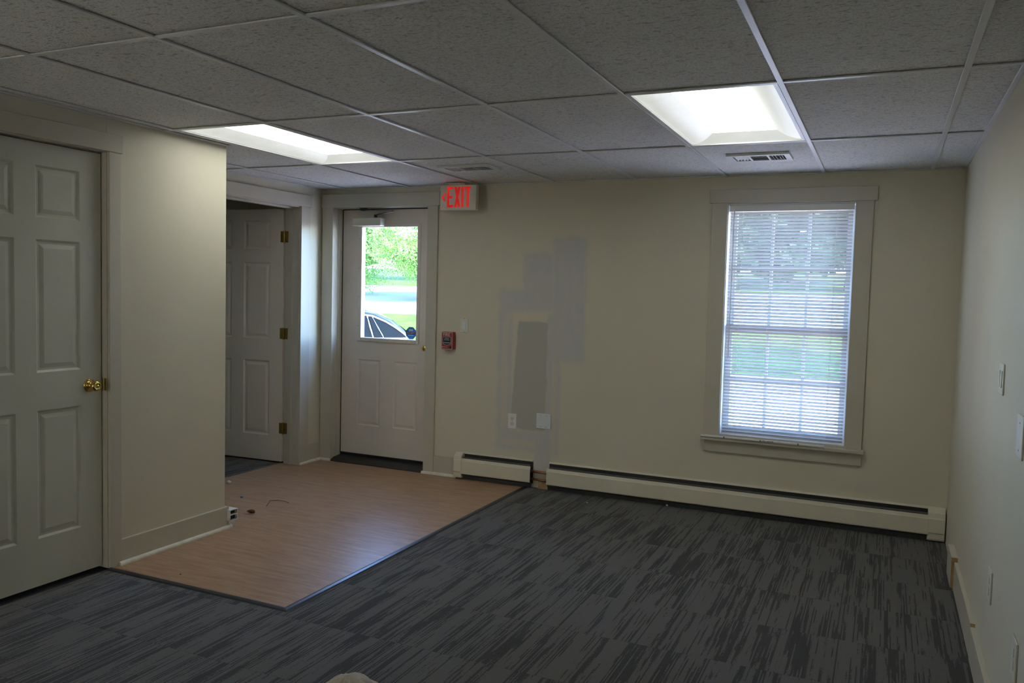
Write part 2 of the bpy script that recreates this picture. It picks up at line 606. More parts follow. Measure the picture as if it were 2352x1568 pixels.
# ------------------------------------------------------------------ dimensions (metres)
H = 2.254            # ceiling
XR = 3.23            # right wall
XL = -0.694          # closet wall on the left
XA = -1.465          # alcove wall with the inner door
YC = -1.90           # closet wall ends here
YB = -6.6            # rear wall behind the camera
TH = 0.16            # back wall thickness
TOP = H + 0.16
PITCH = 0.6096
ROW1, ROW2 = -1.150, -2.366
ROWS = [0.0, ROW1, ROW2, ROW2 - 1.2192, ROW2 - 2.4384, ROW2 - 3.6576]


def boxes(*bs):
    m = MB()
    for lo, hi in bs:
        m.box(lo, hi)
    return m


# ------------------------------------------------------------------ room shell
floor = struct('floor', 'concrete subfloor under the carpet tiles and the vinyl', 'floor',
               boxes(((-1.6, YB - 0.1, -0.12), (XR + 0.12, YC, -0.012)), ((-4.2, YC, -0.12), (XR + 0.12, TH, -0.012))), 'dark')

# exit door opening and window opening in the back wall
DX0, DX1, DZ1 = -1.352, -0.432, 2.108
WX0, WX1, WZ0, WZ1 = 1.845, 2.637, 0.525, 2.07
mb = MB()
mb.box((XA, 0, -0.4), (DX0, TH, TOP)).box((DX0, 0, DZ1), (DX1, TH, TOP)).box((DX0, 0, -0.4), (DX1, TH, 0.0))
mb.box((DX1, 0, -0.4), (WX0, TH, TOP)).box((WX0, 0, -0.4), (WX1, TH, WZ0)).box((WX0, 0, WZ1), (WX1, TH, TOP)).box((WX1, 0, -0.4), (XR + 0.12, TH, TOP))
struct('wall_back', 'cream back wall with an unpainted joint compound repair beside the exit door', 'wall', mb, 'wall_back')
struct('wall_right', 'plain cream side wall with cover plates and a pieced baseboard', 'wall', boxes(((XR, YB, 0), (XR + 0.12, 0, TOP))), 'wall')
# closet wall with door 1 opening
C0, C1, CZ = -3.512, -2.708, 2.085
mb = MB()
mb.box((XL - 0.12, C1, 0), (XL, YC, TOP)).box((XL - 0.12, C0, CZ), (XL, C1, TOP)).box((XL - 0.12, YB, 0), (XL, C0, TOP))
struct('wall_left', 'cream closet wall that ends in an outside corner lit by the ceiling light', 'wall', mb, 'wall', 0.003)
struct('wall_alcove', 'cream return wall behind the outside corner of the closet', 'wall', boxes(((XA - 0.12, YC - 0.12, 0), (XL - 0.12, YC, TOP))), 'wall')
# alcove wall with door 2 opening
A0, A1, AZ = -1.215, -0.292, 2.088
XAB = XA - 0.135
mb = MB()
mb.box((XAB, A1, 0), (XA, 0, TOP)).box((XAB, A0, AZ), (XA, A1, TOP)).box((XAB, YC, 0), (XA, A0, TOP))
struct('wall_side', 'cream alcove wall holding the doorway of the open inner door', 'wall', mb, 'wall')
RW = [(-0.60, 0.12)]          # added unseen window that brightens the back wall
mb = MB()
mb.box((XL - 0.12, YB - 0.12, 0), (XR + 0.12, YB, 0.62)).box((XL - 0.12, YB - 0.12, 2.02), (XR + 0.12, YB, TOP))
for a_, b_ in ((XL - 0.12, RW[0][0]), (RW[0][1], XR + 0.12)):
    mb.box((a_, YB - 0.12, 0.62), (b_, YB, 2.02))
struct('wall_rear', 'cream wall closing the room behind the viewer, cut for an added fill-light window', 'wall', mb, 'wall')
for i_, (a_, b_) in enumerate(RW):
    t = thing('window_%d' % (i_ + 2), 'narrow window with a tan roller shade, added unseen behind the viewer to brighten the back wall', 'window', ((a_ + b_) / 2, YB, 0.62), kind='structure')
    boxes(((a_, YB - 0.09, 0.62), (a_ + 0.04, YB - 0.04, 2.02)), ((b_ - 0.04, YB - 0.09, 0.62), (b_, YB - 0.04, 2.02)), ((a_ + 0.04, YB - 0.09, 0.62), (b_ - 0.04, YB - 0.04, 0.66)),
          ((a_ + 0.04, YB - 0.09, 1.98), (b_ - 0.04, YB - 0.04, 2.02)), ((a_ + 0.04, YB - 0.09, 1.30), (b_ - 0.04, YB - 0.04, 1.34))).build('sash', 'trim', t)
    boxes(((a_ + 0.03, YB - 0.067, 0.65), (b_ - 0.03, YB - 0.063, 1.99))).build('pane', 'glass', t)
    MB().add([(a_ - 0.03, YB + 0.012, 0.60), (b_ + 0.03, YB + 0.012, 0.60), (b_ + 0.03, YB + 0.012, 2.06), (a_ - 0.03, YB + 0.012, 2.06)], [(0, 1, 2, 3)]).build('fill_roller_shade', 'shade', t)
# closet shell and next room
struct('wall_closet', 'dark closet lining behind the closed closet door', 'wall',
       boxes(((-1.5, -3.6, 0), (-1.45, -2.02, TOP)), ((-1.5, -3.65, 0), (XL - 0.12, -3.6, TOP))), 'wall')
mb = MB()
mb.box((-4.2, 0.0, -0.4), (XAB, TH, TOP)).box((-4.32, YC - 0.12, -0.4), (-4.2, TH, TOP)).box((-4.2, YC - 0.12, 0), (XA - 0.12, YC, TOP))
struct('wall_next_room', 'tan walls of the dim room behind the open inner door', 'wall', mb, 'wall')
struct('roof', 'flat roof slab over the rooms, with an overhang added to shade the window', 'roof', boxes(((-4.5, YB - 0.3, TOP), (XR + 0.3, 0.75, TOP + 0.12))), 'concrete')  # overhang past the back wall is added to cut skylight on the blind
struct('ceiling_next_room', 'plain ceiling of the dim room behind the open inner door', 'ceiling', boxes(((-4.2, YC, H + 0.02), (XAB, 0, H + 0.06))), 'wall')

# ------------------------------------------------------------------ ceiling: lay-in tiles and tee bars
ceil = thing('ceiling', 'suspended grid ceiling of fissured lay-in tiles', 'ceiling', (0, 0, H), kind='structure')
LIGHT_CELLS = {(-1, 1), (3, 1)}          # (column, row) cells that hold a troffer
tile_cache = {}
TZ = H + 0.005


def ceiling_tile(x0, x1, y0, y1):
    x0, x1, y0, y1 = x0 + 0.004, x1 - 0.004, y0 + 0.004, y1 - 0.004
    if x1 - x0 < 0.02 or y1 - y0 < 0.02:
        return
    key = (round(x1 - x0, 3), round(y1 - y0, 3))
    c = Vector(((x0 + x1) / 2, (y0 + y1) / 2, TZ))
    if key in tile_cache:
        o = tile_cache[key].copy()
        COL.objects.link(o)
    else:
        hx, hy = key[0] / 2, key[1] / 2
        o = MB().box((-hx, -hy, 0), (hx, hy, 0.014)).build('ceiling_tile', 'ceiling_tile', local=True)
        tile_cache[key] = o
    o.parent = ceil
    o.location = c - ceil.location


VENTS = [(1.970, 2.312, -0.838, -0.618), (0.132, 0.497, -0.888, -0.690)]
for r in range(len(ROWS) - 1):
    y1, y0 = ROWS[r], ROWS[r + 1]
    y0 = max(y0, YB)
    for k in range(-3, 6):
        x0, x1 = k * PITCH, (k + 1) * PITCH
        if (k, r) in LIGHT_CELLS:
            continue
        x1 = min(x1, XR)
        lo = XA if r <= 1 else XL
        x0 = max(x0, lo)
        if x1 <= x0:
            continue
        yy0 = y0
        if r == 1 and x1 <= XL + 0.1:
            yy0 = max(y0, YC)
        ceiling_tile(x0, x1, yy0, y1)

BAR, BH = 0.0112, 0.004


def tee(lo, hi):
    return boxes((lo, hi)).build('tee_bar', 'tee', ceil, bevel=0.0012, segs=1)


for k in range(-2, 6):
    x = k * PITCH
    y0 = YB if x > XL else YC
    tee((x - BAR, y0, H - BH), (x + BAR, 0, H + 0.003))
for r, y in enumerate(ROWS[1:-1]):
    x0 = XA if r == 0 else XL
    tee((x0, y - BAR, H - BH + 0.0006), (XR, y + BAR, H + 0.0024))
# wall angles
tee((XA, -0.02, H - 0.003), (XR, 0, H + 0.004))
tee((XR - 0.02, YB, H - 0.0028), (XR, 0, H + 0.004))
tee((XL, YB, H - 0.0026), (XL + 0.02, YC, H + 0.004))
tee((XA, YC, H - 0.0026), (XA + 0.02, 0, H + 0.004))
tee((XA, YC, H - 0.0026), (XL, YC + 0.02, H + 0.004))


# ------------------------------------------------------------------ troffer lights
def troffer(x0, label):
    x1, y0, y1 = x0 + PITCH, ROW2, ROW1
    t = thing('ceiling_light', label, 'light', ((x0 + x1) / 2, (y0 + y1) / 2, H), 'recessed troffer lights in the grid ceiling')
    x0, x1, y0, y1 = x0 + 0.013, x1 - 0.013, y0 + 0.013, y1 - 0.013
    D = 0.048
    # door frame
    fw, zf = 0.016, H - 0.002
    fr = boxes(((x0, y0, zf), (x0 + fw, y1, zf + 0.02)), ((x1 - fw, y0, zf), (x1, y1, zf + 0.02)),
               ((x0 + fw, y0, zf), (x1 - fw, y0 + fw * 0.6, zf + 0.02)), ((x0 + fw, y1 - fw * 0.6, zf), (x1 - fw, y1, zf + 0.02)))
    fr.build('frame', 'reflector', t)
    # housing
    boxes(((x0, y0, H + D + 0.004), (x1, y1, H + D + 0.02)), ((x0, y0, H + 0.02), (x0 + 0.004, y1, H + D + 0.01)),
          ((x1 - 0.004, y0, H + 0.02), (x1, y1, H + D + 0.01)), ((x0, y0, H + 0.02), (x1, y0 + 0.004, H + D + 0.01)),
          ((x0, y1 - 0.004, H + 0.02), (x1, y1, H + D + 0.01))).build('housing', 'reflector', t)
    # two curved side lenses rising towards the centre
    xi0, xi1 = x0 + 0.135, x1 - 0.135
    for a, b in ((x0 + fw, xi0), (x1 - fw, xi1)):
        n = 12
        m = MB()
        pts = []
        for i in range(n + 1):
            u = i / n
            pts.append((a + (b - a) * u, H + 0.006 + 0.040 * (1 - math.cos(u * math.pi / 2) ** 0.9) ** 1.0))
        v, f = [], []
        for x, z in pts:
            v += [(x, y0 + 0.008, z), (x, y1 - 0.008, z)]
        for i in range(n):
            f.append((2 * i, 2 * i + 2, 2 * i + 3, 2 * i + 1))
        m.add(v, f).build('side_lens', 'sidelens', t, smooth=True)
    # end plates: flat at the frame and leaning up and inwards to the centre lens
    for ya, yb in ((y0 + 0.009, y0 + 0.10), (y1 - 0.009, y1 - 0.10)):
        MB().add([(x0 + fw, ya, H + 0.004), (x1 - fw, ya, H + 0.004), (xi1, yb, H + D), (xi0, yb, H + D)], [(0, 1, 2, 3)]).build('end_plate', 'sidelens', t)
    boxes(((xi0 - 0.002, y0 + 0.09, H + D - 0.004), (xi1 + 0.002, y1 - 0.09, H + D + 0.002))).build('centre_lens', 'lens', t)
    return t


troffer(-PITCH, 'recessed white troffer light touching the top of the closet wall corner')
troffer(3 * PITCH, 'recessed white troffer light with curved side lenses in front of the window')


# ------------------------------------------------------------------ vents
def vent(x0, x1, y0, y1, label):
    t = thing('ceiling_vent', label, 'vent', ((x0 + x1) / 2, (y0 + y1) / 2, H), 'three way ceiling registers')
    b = 0.032
    z0, z1 = H - 0.010, H + 0.004
    boxes(((x0, y0, z0), (x1, y0 + b, z1)), ((x0, y1 - b, z0), (x1, y1, z1)), ((x0, y0 + b, z0), (x0 + b, y1 - b, z1)), ((x1 - b, y0 + b, z0), (x1, y1 - b, z1))).build('frame', 'vent', t)
    boxes(((x0 + b, y0 + b, H + 0.002), (x1 - b, y1 - b, H + 0.0045))).build('duct_shade_sheet', 'dark', t)  # solid dark sheet standing in for the shade inside the duct
    xa, xb, ya, yb = x0 + b, x1 - b, y0 + b, y1 - b
    wx = (xb - xa)
    c0, c1 = xa + wx * 0.32, xa + wx * 0.68
    for c in (c0, c1):
        boxes(((c - 0.005, ya, z0 + 0.001), (c + 0.005, yb, H))).build('divider', 'vent', t)

    def blade(p, q, dirx, lean):
        m = MB()
        if dirx:
            m.add([(p, q[0], z0 + 0.001), (p, q[1], z0 + 0.001), (p + lean, q[1], H), (p + lean, q[0], H)], [(0, 1, 2, 3)])
        else:
            m.add([(q[0], p, z0 + 0.001), (q[1], p, z0 + 0.001), (q[1], p + lean, z0 + 0.004), (q[0], p + lean, z0 + 0.004)], [(0, 1, 2, 3)])
        o = m.build('blade', 'vent', t)
        sm = o.modifiers.new('thick', 'SOLIDIFY')
        sm.thickness = 0.0015
    for i in range(5):
        blade(xa + (c0 - xa) * (i + 0.5) / 5, (ya, yb), True, 0.010)
        blade(c1 + (xb - c1) * (i + 0.5) / 5, (ya, yb), True, -0.010)
    for i in range(4):
        blade(ya + (yb - ya) * (i + 0.5) / 4, (c0 + 0.005, c1 - 0.005), False, 0.006)


vent(*VENTS[0], 'white three-way ceiling vent between the window and its ceiling light')
vent(*VENTS[1], 'white three-way ceiling vent above the lit exit sign')

# ------------------------------------------------------------------ floor finish
CT = 0.4572
VX1, VY0 = 0.432, -2.700            # vinyl edge
SX1, SY0 = 0.466, -2.735            # outer edge of the dark strip
carpet_cache = {}


def carpet_tile(x0, x1, y0, y1):
    x0, x1, y0, y1 = x0 + 0.0002, x1 - 0.0002, y0 + 0.0002, y1 - 0.0002
    if x1 - x0 < 0.01 or y1 - y0 < 0.01:
        return
    key = (round(x1 - x0, 3), round(y1 - y0, 3))
    if key in carpet_cache:
        o = carpet_cache[key].copy()
        COL.objects.link(o)
    else:
        hx, hy, b = key[0] / 2, key[1] / 2, 0.0006
        m = MB()
        m.add([(-hx, -hy, -0.012), (hx, -hy, -0.012), (hx, hy, -0.012), (-hx, hy, -0.012), (-hx, -hy, -b), (hx, -hy, -b), (hx, hy, -b), (-hx, hy, -b),
               (-hx + b, -hy + b, 0), (hx - b, -hy + b, 0), (hx - b, hy - b, 0), (-hx + b, hy - b, 0)],
              [(0, 1, 5, 4), (1, 2, 6, 5), (2, 3, 7, 6), (3, 0, 4, 7), (4, 5, 9, 8), (5, 6, 10, 9), (6, 7, 11, 10), (7, 4, 8, 11), (8, 9, 10, 11)])
        o = m.build('carpet_tile', 'carpet', local=True)
        carpet_cache[key] = o
    o.parent = floor
    o.location = Vector(((x0 + x1) / 2, (y0 + y1) / 2, 0)) - floor.location


xl = [2.977 + CT - CT * i for i in range(10)]
yl = [-0.491 + 2 * CT - CT * i for i in range(15)]
for i in range(len(xl) - 1):
    for j in range(len(yl) - 1):
        x0, x1 = max(xl[i + 1], XL - 0.08), min(xl[i], XR)
        y0, y1 = max(yl[j + 1], YB), min(yl[j], 0)
        if x1 <= x0 or y1 <= y0:
            continue
        if x1 <= SX1 and y0 >= SY0:
            continue
        if x0 >= SX1 or y1 <= SY0:
            carpet_tile(x0, x1, y0, y1)
            continue
        if x1 > SX1:
            carpet_tile(max(x0, SX1), x1, y0, y1)
            if y0 < SY0:
                carpet_tile(x0, SX1, y0, min(y1, SY0))
        else:
            carpet_tile(x0, x1, y0, SY0)
XV = -1.632          # vinyl stops in the doorway
for i in range(4):
    for j in range(5):
        x1 = XV - CT * i
        y1 = max(YC, 0.0 - CT * j)
        carpet_tile(x1 - CT, x1, max(YC, y1 - CT), y1)
vin = boxes(((XA + 0.0, YC, -0.012), (VX1, 0.0, 0.0)), ((XL, VY0, -0.012), (VX1, YC, 0.0)), ((XV, A0, -0.012), (XA, A1, 0.0)), ((DX0, 0, -0.012), (DX1, TH, 0.0))).build('vinyl_sheet', 'laminate', floor)
tag(vin, 'wood-look tan vinyl by the exit door')
boxes(((XV - 0.012, A0, -0.004), (XV + 0.004, A1, 0.003))).build('edge_strip', 'steel', floor)
# dark reducer strip: two mitred lengths
PRO = [(0.0, 0.0), (0.0, 0.0045), (0.010, 0.006), (0.026, 0.0045), (0.0345, 0.0)]


def strip(path_a, path_b, nrm_a, nrm_b, name):
    m = MB()
    v = [(path_a[0] + nrm_a[0] * d, path_a[1] + nrm_a[1] * d, z) for d, z in PRO] + [(path_b[0] + nrm_b[0] * d, path_b[1] + nrm_b[1] * d, z) for d, z in PRO]
    n = len(PRO)
    m.add(v, [(i, i + 1, n + i + 1, n + i) for i in range(n - 1)] + [tuple(range(n))[::-1], tuple(range(n, 2 * n)), (0, n, 2 * n - 1, n - 1)])
    return m


s1 = strip((VX1, -0.03), (VX1, VY0), (1, 0), (1, -1), 'a')
s2 = strip((VX1, VY0), (XL + 0.018, VY0), (1, -1), (0, -1), 'b')
t = thing('trim_1', 'dark rubber reducer strip around the edge of the tan vinyl', 'trim', (VX1, VY0, 0), kind='structure')
s1.build('strip_length', 'rubber', t, smooth=False)
s2.build('strip_length', 'rubber', t, smooth=False)


# ------------------------------------------------------------------ doors
def raised_panel(x0, x1, z0, z1, parent, mat, d=0.009, steps=(0.010, 0.020, 0.040), back=0.0025):
    """moulded raised panel, front face at local y=0 facing -Y"""
    a, b, c = steps
    loops = [(0, 0.0), (a, d), (b, d), (c, back)]
    v, f = [], []
    for ins, y in loops:
        v += [(x0 + ins, y, z0 + ins), (x1 - ins, y, z0 + ins), (x1 - ins, y, z1 - ins), (x0 + ins, y, z1 - ins)]
    for i in range(len(loops) - 1):
        for j in range(4):
            f.append((4 * i + j, 4 * i + (j + 1) % 4, 4 * i + 4 + (j + 1) % 4, 4 * i + 4 + j))
    k = 4 * (len(loops) - 1)
    f.append((k, k + 1, k + 2, k + 3))
    o = MB().add(v, f).build('panel', mat, local=True)
    o.parent = parent
    return o


def six_panel_slab(parent, w, z0, z1, pw, st, rows, mat, t=0.035, name='slab'):
    """slab in local coordinates: x 0..w, front at y=0"""
    m = MB()
    mid0, mid1 = st + pw, w - st - pw
    m.box((0, 0, z0), (st, t, z1)).box((w - st, 0, z0), (w, t, z1)).box((mid0, 0, z0), (mid1, t, z1))
    zs = [z0] + [z for r in rows for z in r] + [z1]
    for i in range(0, len(zs), 2):
        m.box((st, 0, zs[i]), (mid0, t, zs[i + 1])).box((mid1, 0, zs[i]), (w - st, t, zs[i + 1]))
    for a, b in rows:
        m.box((st, 0.014, a), (mid0, t - 0.003, b)).box((mid1, 0.014, a), (w - st, t - 0.003, b))
    s = m.build(name, mat, local=True)
    s.parent = parent
    for a, b in rows:
        raised_panel(st, mid0, a, b, s, mat)
        raised_panel(mid1, w - st, a, b, s, mat)
    return s


KNOB = [(0.0335, 0.0), (0.0335, 0.003), (0.030, 0.007), (0.022, 0.0095), (0.012, 0.011), (0.0115, 0.026), (0.015, 0.030), (0.023, 0.036), (0.0265, 0.044), (0.0262, 0.051), (0.022, 0.058), (0.014, 0.061), (0.013, 0.0595), (0.006, 0.0592), (0.001, 0.0610)]

# ---- door 1, the closed closet door
d1 = thing('door_1', 'closed cream six-panel closet door with a brass knob', 'door', (XL, (C0 + C1) / 2, 0), kind='structure')
s = six_panel_slab(d1, 0.79, 0.012, 2.078, 0.2265, 0.117, [(0.238, 0.842), (1.020, 1.637), (1.737, 1.975)], 'door')
s.location = Vector((-0.728, C0 + 0.008, 0)) - wloc(d1)
s.rotation_euler.z = R_(90)
MB().lathe(KNOB, (-0.728, -2.782, 0.936), (1, 0, 0), 28).build('knob', 'brass', d1, smooth=True)
boxes(((-0.728, C1 - 0.008, 0.905), (-0.7275 + 0.004, C1 + 0.0005, 0.965))).build('latch_plate', 'old_brass', d1)
boxes(((XL - 0.02, C1 - 0.0015, 0.905), (XL - 0.004, C1 + 0.0005, 0.967))).build('strike_plate', 'old_brass', d1)
# casings and jamb
boxes(((XL, C1 + 0.002, 0), (XL + 0.019, C1 + 0.068, CZ + 0.004))).build('casing', 'trim', d1, bevel=0.002)
boxes(((XL, C0 - 0.068, 0), (XL + 0.019, C0 - 0.002, CZ + 0.004))).build('casing', 'trim', d1, bevel=0.002)
boxes(((XL, C0 - 0.08, CZ + 0.004), (XL + 0.025, C1 + 0.078, CZ + 0.092))).build('head_casing', 'trim', d1, bevel=0.002)
jm = boxes(((XL - 0.12, C1 - 0.001, 0), (XL + 0.001, C1 + 0.012, CZ + 0.008)), ((XL - 0.12, C0 - 0.012, 0), (XL + 0.001, C0 + 0.001, CZ + 0.008)),
           ((XL - 0.12, C0, CZ - 0.001), (XL + 0.001, C1, CZ + 0.01)))
jm.build('jamb', 'trim', d1)

# ---- door 2, the open inner door of the alcove
d2 = thing('door_2', 'open cream six-panel inner door with brass hinges in the alcove', 'door', (XA, (A0 + A1) / 2, 0), kind='structure')
s = six_panel_slab(d2, 0.905, 0.015, 2.070, 0.262, 0.128, [(0.222, 0.838), (1.018, 1.640), (1.745, 1.982)], 'door_brightened')
# local x runs from the free edge to the hinge
ANG = R_(3.0)
s.rotation_euler.z = ANG
hin = Vector((-1.612, -0.312, 0))
s.location = hin - Vector((0.905 * math.cos(ANG), 0.905 * math.sin(ANG), 0)) - wloc(d2)
boxes(((XA, A1 - 0.0, 0), (XA + 0.019, A1 + 0.112, AZ + 0.004))).build('casing', 'trim', d2, bevel=0.002)
boxes(((XA, A0 - 0.112, 0), (XA + 0.019, A0, AZ + 0.004))).build('casing', 'trim', d2, bevel=0.002)
boxes(((XA, A0 - 0.125, AZ + 0.004), (XA + 0.025, A1 + 0.125, AZ + 0.096))).build('head_casing', 'trim', d2, bevel=0.002)
boxes(((XAB - 0.004, A1 - 0.006, 0), (XA + 0.001, A1 + 0.01, AZ + 0.008)), ((XAB - 0.004, A0 - 0.01, 0), (XA + 0.001, A0 + 0.006, AZ + 0.008)),
      ((XAB - 0.004, A0, AZ - 0.005), (XA + 0.001, A1, AZ + 0.01)),
      ((XAB + 0.040, A1 - 0.018, 0), (XAB + 0.075, A1, AZ)), ((XAB + 0.040, A0, AZ - 0.018), (XAB + 0.075, A1, AZ))).build('jamb', 'trim', d2)
for z in (1.847, 1.066, 0.29):
    hg = MB()
    hg.box((-1.640, -0.3135, z - 0.045), (-1.606, -0.3105, z + 0.045)).box((-1.604, -0.3025, z - 0.045), (-1.570, -0.2975, z + 0.045))
    hg.tube([(-1.605, -0.310, z - 0.048), (-1.605, -0.310, z + 0.048)], 0.006, 10)
    hg.build('hinge', 'old_brass', d2, bevel=0.001, segs=1)

# ---- door 3, the exit door
d3 = thing('door_3', 'cream steel exit door with a half glass lite and a closer', 'door', ((DX0 + DX1) / 2, 0.12, 0), kind='structure')
FY = 0.120
ex0, ex1, ez0, ez1 = -1.342, -0.438, 0.055, 2.098
gx0, gx1, gz0, gz1 = -1.148, -0.608, 1.038, 1.958
m = MB()
m.box((ex0, FY, ez0), (gx0, FY + 0.044, ez1)).box((gx1, FY, ez0), (ex1, FY + 0.044, ez1)).box((gx0, FY, gz1), (gx1, FY + 0.044, ez1))
P = [(-1.180, -0.955, 0.302, 0.857), (-0.822, -0.600, 0.304, 0.857)]
# under the glass: rails and stiles around the two pressed panels
m2 = MB()
m2.box((ex0, FY, ez0), (P[0][0], FY + 0.044, gz0 - 0.0)).box((P[1][1], FY, ez0), (ex1, FY + 0.044, gz0)).box((P[0][1], FY, ez0), (P[1][0], FY + 0.044, gz0))
for a, b, c, d in P:
    m2.box((a, FY, ez0), (b, FY + 0.044, c)).box((a, FY, d), (b, FY + 0.044, gz0)).box((a, FY + 0.014, c), (b, FY + 0.04, d))
m = MB()
m.box((ex0, FY, gz0), (gx0, FY + 0.044, ez1)).box((gx1, FY, gz0), (ex1, FY + 0.044, ez1)).box((gx0, FY, gz1), (gx1, FY + 0.044, ez1))
m.add(m2.v, m2.f)
s3 = m.build('slab', 'steel_door', d3)
for a, b, c, d in P:
    o = raised_panel(a, b, c, d, s3, 'steel_door', 0.006, (0.008, 0.016, 0.034), 0.0015)
    o.location = Vector((0, FY, 0)) - wloc(s3)
fw = 0.036
fr = MB()
fr.box((gx0 - fw, FY - 0.012, gz0 - fw * 0.8), (gx0 + 0.004, FY + 0.03, gz1 + fw * 0.6)).box((gx1 - 0.004, FY - 0.012, gz0 - fw * 0.8), (gx1 + fw * 0.7, FY + 0.03, gz1 + fw * 0.6))
fr.box((gx0 + 0.004, FY - 0.0118, gz0 - fw * 0.8), (gx1 - 0.004, FY + 0.03, gz0 + 0.004)).box((gx0 + 0.004, FY - 0.0118, gz1 - 0.004), (gx1 - 0.004, FY + 0.03, gz1 + fw * 0.6))
lf = fr.build('lite_frame', 'steel_door', d3, bevel=0.005)
for i in range(4):
    z = gz0 + 0.10 + i * 0.24
    for x in (gx0 - 0.02, gx1 + 0.013):
        MB().lathe([(0.0025, 0), (0.0025, 0.0012)], (x, FY - 0.0118, z), (0, -1, 0), 8).build('screw_hole', 'dark', lf)
for x in (-1.05, -0.88, -0.70):
    MB().lathe([(0.0025, 0), (0.0025, 0.0012)], (x, FY - 0.0118, gz0 - 0.015), (0, -1, 0), 8).build('screw_hole', 'dark', lf)
boxes(((gx0, FY + 0.018, gz0), (gx1, FY + 0.022, gz1))).build('glass_pane', 'glass', d3)
# security sticker on the glass
scx, scz, sr = -0.673, 1.096, 0.052
oc = lambda r, y0, y1: MB().prism([(scx + r * math.cos(R_(22.5 + 45 * i)), scz + r * 1.02 * math.sin(R_(22.5 + 45 * i))) for i in range(8)], 1, y0, y1)
st = oc(sr, FY + 0.0165, FY + 0.0178).build('security_sticker', 'print_dark', d3)
oc(sr * 0.92, FY + 0.0160, FY + 0.0166).build('sticker_face', 'sticker_blue', st)
boxes(((scx - sr * 0.86, FY + 0.0156, scz - 0.010), (scx + sr * 0.86, FY + 0.0161, scz + 0.010))).build('sticker_band', 'sticker_band', st)
text_obj('lettering', 'SECURITY', 0.017, (scx, FY + 0.0154, scz), 'print_white', st)
cm = MB()
for dx in (-0.014, 0, 0.014):
    cm.box((scx + dx - 0.004, FY + 0.0154, scz + 0.026), (scx + dx + 0.004, FY + 0.0159, scz + 0.034))
cm.box((scx - 0.018, FY + 0.0154, scz + 0.019), (scx + 0.018, FY + 0.0159, scz + 0.027)).box((scx - 0.015, FY + 0.0154, scz + 0.013), (scx - 0.006, FY + 0.0159, scz + 0.02)).box((scx + 0.006, FY + 0.0154, scz + 0.013), (scx + 0.015, FY + 0.0159, scz + 0.02))
cm.build('tower_mark', 'print_white', st)
boxes(((scx - 0.026, FY + 0.0154, scz - 0.021), (scx + 0.026, FY + 0.0159, scz - 0.017))).build('small_print', 'grey_plastic', st)
# hardware
MB().lathe([(0.022, 0), (0.022, 0.004), (0.018, 0.008), (0.006, 0.009), (0.005, 0.018), (0.001, 0.0185)], (-0.536, FY, 0.979), (0, -1, 0), 20).build('deadbolt', 'brass', d3, smooth=True)
boxes(((-0.5395, FY - 0.026, 0.967), (-0.5325, FY - 0.014, 0.991))).build('thumb_turn', 'brass', d3, bevel=0.001)
# closer with its two-piece arm
cl = boxes(((-1.205, FY - 0.075, 1.960), (-0.925, FY, 2.026))).build('closer_body', 'cream_plastic', d3, bevel=0.006)
MB().tube([(-0.995, FY - 0.040, 2.024), (-0.995, FY - 0.040, 2.046)], 0.012, 12).build('spindle', 'darkmetal', cl)
am = MB()


def bar(m, a, b, wd, th):
    a, b = Vector(a), Vector(b)
    t_ = (b - a).normalized()
    sd = t_.cross(Vector((0, 0, 1))).normalized() * wd / 2
    up = Vector((0, 0, th / 2))
    v = [a - sd - up, a + sd - up, b + sd - up, b - sd - up, a - sd + up, a + sd + up, b + sd + up, b - sd + up]
    m.add(v, [(0, 1, 2, 3), (7, 6, 5, 4), (0, 4, 5, 1), (1, 5, 6, 2), (2, 6, 7, 3), (3, 7, 4, 0)])


bar(am, (-1.005, FY - 0.036, 2.049), (-0.765, FY - 0.145, 2.064), 0.022, 0.006)
am.build('arm', 'steel', d3)
am = MB()
bar(am, (-0.758, FY - 0.15, 2.071), (-1.10, FY - 0.055, 2.090), 0.022, 0.006)
am.build('arm', 'steel', d3)
boxes(((-1.125, FY - 0.078, 2.085), (-1.075, FY - 0.030, 2.104))).build('arm_bracket', 'darkmetal', d3, bevel=0.002)
# jambs, stops, casing, threshold
boxes(((DX0 - 0.004, -0.001, 0), (DX0 + 0.004, TH, DZ1)), ((DX1 - 0.004, -0.001, 0), (DX1 + 0.004, TH, DZ1)), ((DX0, -0.001, DZ1 - 0.004), (DX1, TH, DZ1 + 0.004)),
      ((DX0, FY - 0.062, 0.04), (DX0 + 0.0075, FY - 0.006, DZ1))).build('jamb', 'trim', d3)
boxes(((DX0 + 0.0035, FY - 0.004, 0.05), (ex0 + 0.001, FY + 0.03, ez1)), ((ex0, FY - 0.002, ez1 - 0.001), (ex1, FY + 0.03, DZ1 - 0.003))).build('weatherstrip', 'blackplastic', d3)
boxes(((-1.452, -0.020, 0), (-1.346, 0, 2.104))).build('casing', 'trim', d3, bevel=0.002)
boxes(((-0.446, -0.020, 0), (-0.354, 0, 2.104))).build('casing', 'trim', d3, bevel=0.002)
boxes(((-1.458, -0.024, 2.104), (-0.338, 0, 2.212))).build('head_casing', 'trim', d3, bevel=0.002)
th = MB().prism([(-0.020, 0.0), (-0.020, 0.006), (0.03, 0.026), (FY, 0.034), (TH, 0.034), (TH, 0.0)], 0, DX0 + 0.004, DX1 - 0.004).build('threshold', 'bronze', d3, bevel=0.001)
boxes(((ex0, FY - 0.004, 0.036), (ex1, FY + 0.04, 0.058))).build('door_sweep', 'blackplastic', d3)
boxes(((ex0, FY - 0.006, 0.0575), (ex1, FY - 0.001, 0.0605))).build('sweep_edge', 'steel', d3)
